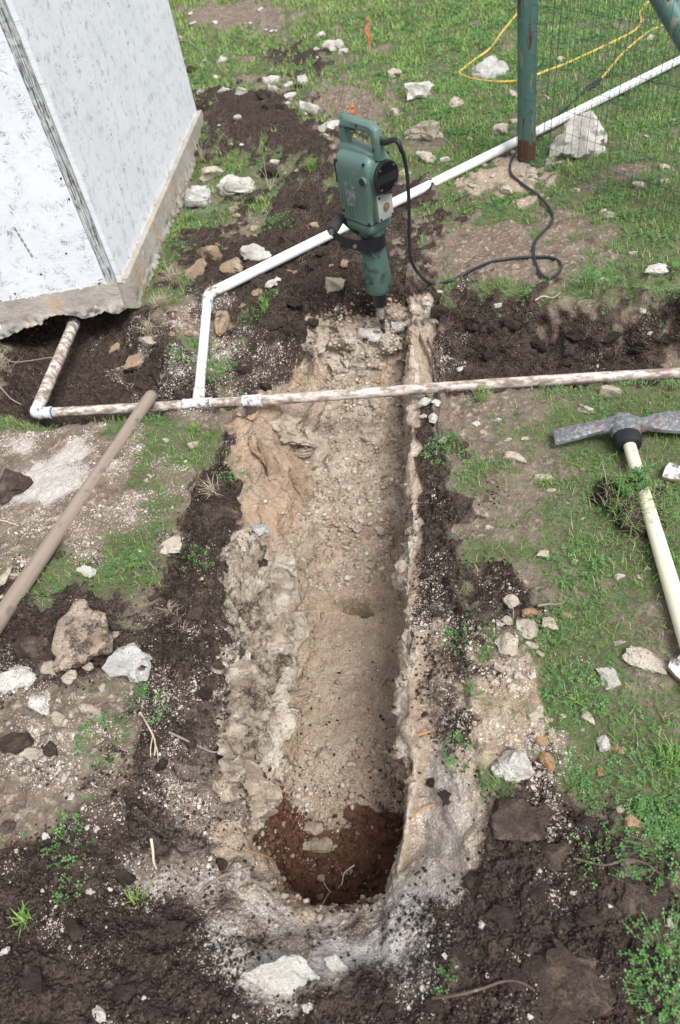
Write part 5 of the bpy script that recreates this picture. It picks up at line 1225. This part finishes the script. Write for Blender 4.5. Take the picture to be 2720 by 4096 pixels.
# clover and small broad leaves among it
cl = np.clip(.15+2.2*fbm(np.stack([fx_*5, fy*5, fx_*0+21], 1), 2), 0, 1.3)
wc = np.clip(GMF['lawn']-.12, 0, 1)*(cl+.15)*vis*(fy < 8)/(1+(np.clip(fy, 0, 20)/3.2)**1.3)*(1+.9*(fx_ > .05))
pos, nn_, k_, r = scatter(wc, 62000, 22)
R_ = (.0034+.0030*r.rand(len(pos)))*(1+.35*np.clip(pos[:, 1]-2, 0, 5)); pos = pos+np.stack([r.normal(0, .002, len(pos)), r.normal(0, .002, len(pos)), .003+.014*r.rand(len(pos))**1.3], 1)
tone = np.clip(.42+r.normal(0, .23, len(pos)), 0, 1)
o = quads_obj('clover_cover', trefoils(pos, R_, r), np.repeat(tone, 3), M_CLOVER, dry=np.repeat((r.rand(len(pos)) < .03).astype(float), 3)); o['kind'] = 'stuff'
# dry straw and rootlets
ws = (np.clip(GMF['lawn']*.7+GMF['bare']*.6+GMF['hum']*.35, 0, 1))*vis*(fy < 6)/(1+(fy/2.5)**1.2)
pos, nn_, k_, r = scatter(ws, 5200, 23); n = len(pos)
a = r.rand(n)*6.283; L = (.010+.040*r.rand(n)**2); dv = np.stack([np.cos(a), np.sin(a), r.normal(0, .18, n)], 1)*L[:, None]; sd_ = np.stack([-np.sin(a), np.cos(a), a*0], 1)*(.0006+.0007*r.rand(n))[:, None]
pos = pos+nn_*.003; mid = pos+dv*.5+np.stack([-np.sin(a), np.cos(a), a*0+.3], 1)*(r.normal(0, .12, n)*L)[:, None]
V = np.stack([pos-sd_, pos+sd_, mid+sd_, mid-sd_, mid-sd_, mid+sd_, pos+dv+sd_*.5, pos+dv-sd_*.5], 1).reshape(-1, 3)
o = quads_obj('dry_straw', V, np.repeat(r.rand(n), 2), M_STRAW); o['kind'] = 'stuff'

# grit, crumbs and rubble lying loose on the surfaces
def crumbs(name, weight, n, seed, smin, smax, mat, power=2.5, sink=.25, shape=1):
    pos, nn_, k_, r = scatter(weight, n, seed); V0, F0 = ICO[shape]; m = len(V0)
    s = smin+(smax-smin)*r.rand(n)**power
    V = (V0[None]*(1+r.normal(0, .22, (n, m, 1)))+r.normal(0, .16, (n, m, 3)))*np.stack([s*r.uniform(.8, 1.3, n), s*r.uniform(.7, 1.1, n), s*r.uniform(.5, .9, n)], 1)[:, None, :]
    a = r.rand(n)*6.283; ca, sa = np.cos(a)[:, None], np.sin(a)[:, None]
    V = np.stack([V[:, :, 0]*ca-V[:, :, 1]*sa, V[:, :, 0]*sa+V[:, :, 1]*ca, V[:, :, 2]], 2)+(pos+nn_*(s*(.6-sink))[:, None])[:, None, :]
    F = (F0[None]+(np.arange(n)*m)[:, None, None]).reshape(-1, 3); me = np_mesh(name, V.reshape(-1, 3), F)
    at = me.color_attributes.new('tone', 'FLOAT_COLOR', 'POINT'); c = np.ones((n*m, 4), np.float32); c[:, 0] = np.repeat(r.rand(n), m); c[:, 1] = np.repeat(r.rand(n), m); at.data.foreach_set('color', c.ravel())
    me.materials.append(mat); o = bpy.data.objects.new(name, me); C.objects.link(o); o['kind'] = 'stuff'; return o
def tone_mat(name, a, b, c=None, cth=.8):
    m = Mat(name, .92, .2); at = m.n('ShaderNodeVertexColor'); at.layer_name = 'tone'; sp = m.n('ShaderNodeSeparateColor'); m.L(at.outputs[0], sp.inputs[0])
    cc = m.mix(sp.outputs[0], a, b)
    if c: cc = m.mix(m.math('GREATER_THAN', sp.outputs[1], cth), cc, c)
    n = m.noise(m.pos(), 260, 3); cc = m.mix(m.math('MULTIPLY', n, .4), cc, tuple(x*.5 for x in a)); m.col(cc); m.nrm(m.bump(n, .6, .002)); return m.m
M_GRIT = tone_mat('pale_grit', (.40, .33, .26), (.74, .70, .64), (.36, .22, .13), .88)
M_CRUMB = tone_mat('soil_crumbs', (.026, .019, .0155), (.085, .063, .052), (.16, .125, .10), .90)
M_RUB = tone_mat('tan_rubble', (.30, .225, .165), (.52, .44, .35), (.62, .58, .51), .85)
M_REDC = tone_mat('red_crumbs', (.07, .033, .022), (.19, .095, .062), (.40, .30, .22), .93)
nearv = vis & (fy < 4.2); dfall = 1/(1+(fy/2.2)**1.5)
crumbs('pale_grit', np.clip(GMF['grit']-.05, 0, 1)**1.15*nearv*dfall*(1-.7*GMF['fl']), 52000, 31, .0010, .0085, M_GRIT, 3.0, shape=0)
crumbs('soil_crumbs', GMF['hum']*nearv*dfall, 27000, 32, .0014, .0075, M_CRUMB, 3.2, .15, shape=0)
crumbs('foreground_crumbs', GMF['hum']*vis*(fy < 1.6)*np.clip(.4+1.6*fbm(np.stack([fx_*9, fy*9, fx_*0+4], 1), 2), .08, 1.5), 26000, 37, .0010, .0052, M_CRUMB, 2.6, .1, shape=0)
crumbs('trench_rubble', GMF['fl']*(1-GMF['red'])*np.where(fy > 1.5, 1., np.where(fy < .95, .8, .05)), 4800, 33, .002, .012, M_RUB, 2.6)
crumbs('dark_specks', GMF['fl']*(1-GMF['red'])*(fy < 1.3)*np.exp(-np.clip(fy-.7, 0, 1)*4)*(1+2*(fx_ > -.25)), 900, 38, .0012, .0062, M_CRUMB, 3., .2, shape=0)
crumbs('red_crumbs', GMF['red'], 2200, 34, .002, .010, M_REDC, 2.5)
crumbs('turf_stones', np.clip(1-GMF['hum'], 0, 1)*GMF['out']*vis*(.35+GMF['bare'])/(1+(fy/3)**1.3), 2600, 35, .003, .014, M_GRIT, 2.6)
crumbs('wall_crumbs', GMF['wall'], 1500, 36, .002, .009, M_RUB, 2.5)

# single plants
def plant(u, v, R, n, kind, label, h=.03, group=None, cat='weed'):
    p = hit(u, v); r = np.random.RandomState(int(u*7+v)); o = thing({'clover': 'clover_clump', 'grass': 'grass_tuft', 'straw': 'dead_grass_tuft'}[kind], label, cat, p, group)
    if kind == 'clover':
        a = r.rand(n)*6.283; q = np.sqrt(r.rand(n))*R; x, y = np.cos(a)*q, np.sin(a)*q
        z = np.array([zg(p.x+x[i], p.y+y[i])-p.z for i in range(n)]); z = np.minimum(z, .03)
        hh = h*(1-(q/R)**2*.7)*(.5+.6*r.rand(n)); top = np.stack([x*1.1, y*1.1, z+hh], 1)
        base = np.stack([x*.7, y*.7, z-.004], 1); tn = np.clip(.45+r.normal(0, .22, n), 0, 1)
        quads_obj('leaves', trefoils(top, .0048+.0030*r.rand(n), r, .45), np.repeat(tn, 3), M_CLOVER, o)
        sd_ = np.stack([-np.sin(a), np.cos(a), a*0], 1)*.0006
        quads_obj('stems', np.stack([base-sd_, base+sd_, top+sd_, top-sd_], 1).reshape(-1, 3), tn, M_CLOVER, o)
    else:
        a = r.rand(n)*6.283; q = r.rand(n)*R*.35; x, y = np.cos(a)*q, np.sin(a)*q; z = np.array([zg(p.x+x[i], p.y+y[i])-p.z for i in range(n)])
        V = blades(np.stack([x, y, z-.004], 1), h*(.5+.7*r.rand(n)), .0022+.0014*r.rand(n), r, .55 if kind == 'grass' else .9, bend=.7)
        quads_obj('blades', V, np.repeat(np.clip(.6+r.normal(0, .25, n), 0, 1), 2), M_GRASS if kind == 'grass' else M_STRAW, o)
PL = [
 (2370,1140,.11,170,'clover','bushy bright green weed at the lip of the cross trench',.06),
 (2200,1215,.05,40,'clover','small weed beside the bushy one on the lip',.03),
 (2660,1220,.10,110,'clover','leafy weed on the far end of the cross trench lip',.05),
 (1925,1610,.05,34,'grass','upright bright grass tuft beside the soiled pipe',.10),
 (1770,1790,.07,90,'clover','green weed on the right rim in front of the pipe',.035),
 (870,1500,.09,150,'clover','round-leaved clover under the branch pipe by the tee',.04),
 (760,1420,.10,150,'clover','clover patch left of the branch pipe',.035),
 (1000,1290,.07,60,'clover','trailing clover on the dark bank right of the branch pipe',.03),
 (1080,1190,.05,40,'clover','small sprig of clover below the white rock under the pipe',.03),
 (1060,1240,.05,26,'grass','thin grass tuft on the dark bank',.07),
 (690,1010,.10,120,'clover','green weeds along the shed footing',.05),
 (860,850,.14,200,'clover','clover spread below the speckled white rock',.04),
 (760,880,.10,70,'grass','grass along the foot of the lichen rock',.06),
 (1110,900,.10,120,'clover','weeds on the soil above the long white pipe',.04),
 (1250,680,.10,90,'grass','grass tuft left of the hammer casing',.07),
 (650,1230,.10,110,'straw','matted dead grass at the shed corner',.09),
 (700,1130,.10,110,'straw','dead grass bundle on the soil beside the footing',.10),
 (600,1330,.06,60,'straw','dead grass hanging over the hole below the footing',.08),
 (20,1480,.07,80,'straw','dead roots and grass left of the riser pipe',.10),
 (890,1880,.09,140,'clover','clover sod on the left rim below the tee',.03),
 (850,1960,.06,50,'straw','straw hanging from the sod on the left rim',.06),
 (780,1720,.07,60,'grass','short grass behind the white stone near the tee',.04),
 (770,2240,.06,70,'clover','clover sprig on the dark left bank by the broken-rimmed stone',.04),
 (500,2270,.07,90,'clover','low clover beside the largest cream rock',.025),
 (680,2450,.05,36,'straw','grey rootlets on the left bank',.05),
 (580,2800,.05,60,'clover','clover on the gritty left bank above the stalks',.03),
 (420,2960,.07,80,'clover','clover trailing over the gritty bank edge',.03),
 (280,3380,.055,38,'clover','small-leaved weed on the foreground soil',.05),
 (290,3560,.035,22,'clover','lower small-leaved weed on the foreground soil',.04),
 (555,3600,.04,26,'grass','single grass tuft on the foreground soil',.05),
 (100,3680,.06,40,'grass','grass at the broken edge of the foreground soil',.04),
 (2300,2260,.09,140,'clover','dense clover right of the dark rim',.025),
 (2290,2760,.08,130,'clover','glossy clover beside the angular white rock',.03),
 (2300,2820,.05,30,'grass','broad-bladed grass in the glossy clover',.05),
 (2180,1940,.08,40,'grass','grass tuft in the turf above the cream rocks',.05),
 (2650,2050,.08,90,'clover','clover right of the yellow handle',.03),
 (2650,3170,.11,240,'clover','thick clover at the edge of the dark spoil',.03),
 (2690,3050,.10,70,'grass','bright grass at the edge of the clover by the spoil',.06),
 (2690,3400,.10,150,'clover','clover beyond the root in the spoil',.03),
 (2690,3830,.09,170,'clover','clover overhanging the large slab',.03),
 (2690,4000,.08,120,'clover','lowest clover beside the large slab',.03),
 (1830,3000,.04,40,'clover','small clover on the pale right slope',.02),
 (1830,2560,.04,30,'clover','thin clover on the gritted right rim',.02),
 (1770,3910,.025,12,'clover','yellowish sprig on the foreground spoil',.02),
 (2390,3420,.06,40,'clover','clover leaves poking from the spoil',.02),
 (900,300,.05,14,'straw','tall dead stalks behind the spoil heap',.35),
 (1080,760,.05,10,'straw','bent dead stalks by the speckled white rock',.22),
 (810,640,.05,10,'straw','dead stalks leaning out from the shed wall',.25),
]
for a in PL: plant(*a[:6], h=a[6])
# sod torn up with the mattock, lying across its handle
sp0 = MT(.335, .045); sod = thing('sod_clump', 'torn clump of sod with roots lying across the yellow mattock handle', 'sod', (sp0.x, sp0.y, zg(sp0.x, sp0.y)))
V, F = rock_verts(4, 77, 2.4, 3); V = V*np.array([.115, .13, .047])+[.01, 0, .034]; me = np_mesh('soil', V, F); me.materials.append(RM['d']); so = link('soil', me, None, sod)
r = np.random.RandomState(5); sel = V[(V[:, 2] > .05)]; q = sel[r.randint(0, len(sel), 420)]
quads_obj('clover_leaves', trefoils(q+np.stack([r.normal(0, .004, 420), r.normal(0, .004, 420), .004+.018*r.rand(420)], 1), .005+.003*r.rand(420), r, .4), np.repeat(np.clip(.4+r.normal(0, .2, 420), 0, 1), 3), M_CLOVER, sod)
edge_ = V[(V[:, 2] < .075) & (V[:, 2] > .01)]; q = edge_[r.randint(0, len(edge_), 260)]
quads_obj('grass_blades', blades(q, .03+.05*r.rand(260), .0016+.0012*r.rand(260), r, 1.3, bend=.9), np.repeat(np.clip(.5+r.normal(0, .25, 260), 0, 1), 2), M_GRASS, sod)
q = edge_[r.randint(0, len(edge_), 160)]
quads_obj('rootlets', blades(q, .03+.05*r.rand(160), .0010+.0006*r.rand(160), r, 2.0, bend=1.2), np.repeat(r.rand(160)*.6, 2), M_STRAW, sod)
# ------------------------------------------------------------------ limestone ribs along the left wall of the trench
def rib(label, pts, wd, ht, seed, mat='g'):
    P = [hit(u, v) for u, v in pts]; o0 = P[0]; sp_ = [Vector(q)-o0 for q in spline(P, 14)]; m = len(sp_); n = 44
    r = np.random.RandomState(seed); rings = []
    for i, q in enumerate(sp_):
        T_ = (sp_[min(i+1, m-1)]-sp_[max(i-1, 0)]); T_.z = 0; T_.normalize(); S_ = Vector((T_.y, -T_.x, 0)); f = math.sin(math.pi*min(max((i+.6)/m, .03), .97))**.35
        for_ = [q+S_*(wd*f*math.cos(2*math.pi*k/n))+Vector((0, 0, ht*f*(.35+.8*math.sin(2*math.pi*k/n)))) for k in range(n)]; rings.append(for_)
    b = MB(); b.loft(rings); V = np.array(b.v); c = np.repeat(np.array([tuple(q) for q in sp_]), n, 0)
    d = V-c; d /= np.linalg.norm(d, axis=1)[:, None]+1e-9; W_ = V+np.array(o0); Wq = W_+.045*np.stack([fbm(W_*8+seed, 2), fbm(W_*8+seed+4, 2), fbm(W_*8+seed+8, 2)], 1)
    V = V+d*(.034*facets(Wq*12, seed)+.015*facets(Wq*30, seed+1)+.006*facets(Wq*75, seed+2)+.010*fbm(W_*9+seed, 2))[:, None]; b.v = [tuple(x) for x in V]
    o = b.build('limestone_rib', RM[mat], ang=22); o.location = o0; return tag(o, label, 'rock')
rib('pale rock rib along the top of the left trench wall', [(935,2170),(950,2220),(925,2300),(935,2390),(930,2470),(955,2540),(935,2640)], .022, .05, 3, 'l')
rib('white rock rib beside the pale rib on the left trench wall', [(1000,2170),(1030,2210),(1000,2290),(1005,2360),(985,2450),(1000,2520)], .026, .06, 5, 'l')
rib('long white bulging rock face of the left trench wall', [(1110,2290),(1120,2380),(1090,2480),(1080,2580),(1060,2680),(1050,2780)], .075, .06, 7, 'l')
rib('cream rock shoulder low on the left trench wall', [(960,2680),(990,2780),(985,2880),(970,2980),(1000,3060)], .06, .05, 9, 'l')
rib('tan rock shoulder where the left wall meets the pit', [(1000,3060),(1010,3150),(1000,3240),(985,3330)], .05, .045, 11, 'f')
rib('tan ledge stepping down from the pipe along the left wall', [(1110,1680),(1180,1740),(1240,1790),(1260,1880)], .07, .045, 13, 'f')
rib('tan layered ledge with orange seams in the left wall', [(1000,1790),(1090,1850),(1170,1930),(1230,2010)], .07, .04, 15, 't')
rib('cream edge block capping the left wall foot', [(1215,2060),(1245,2130),(1215,2200),(1190,2270)], .04, .05, 17, 'f')
rib('thin white rock lip along the right rim of the trench', [(1655,2010),(1640,2090),(1648,2180),(1640,2280),(1632,2380)], .009, .024, 19, 'l')
rib('second thin white rock lip on the right rim', [(1635,2420),(1642,2520),(1632,2620),(1630,2720)], .008, .022, 21, 'l')
rib('pale rock lip on the right rim by the orange root', [(1640,2880),(1650,2960),(1645,3060),(1652,3130)], .012, .022, 23, 'f')
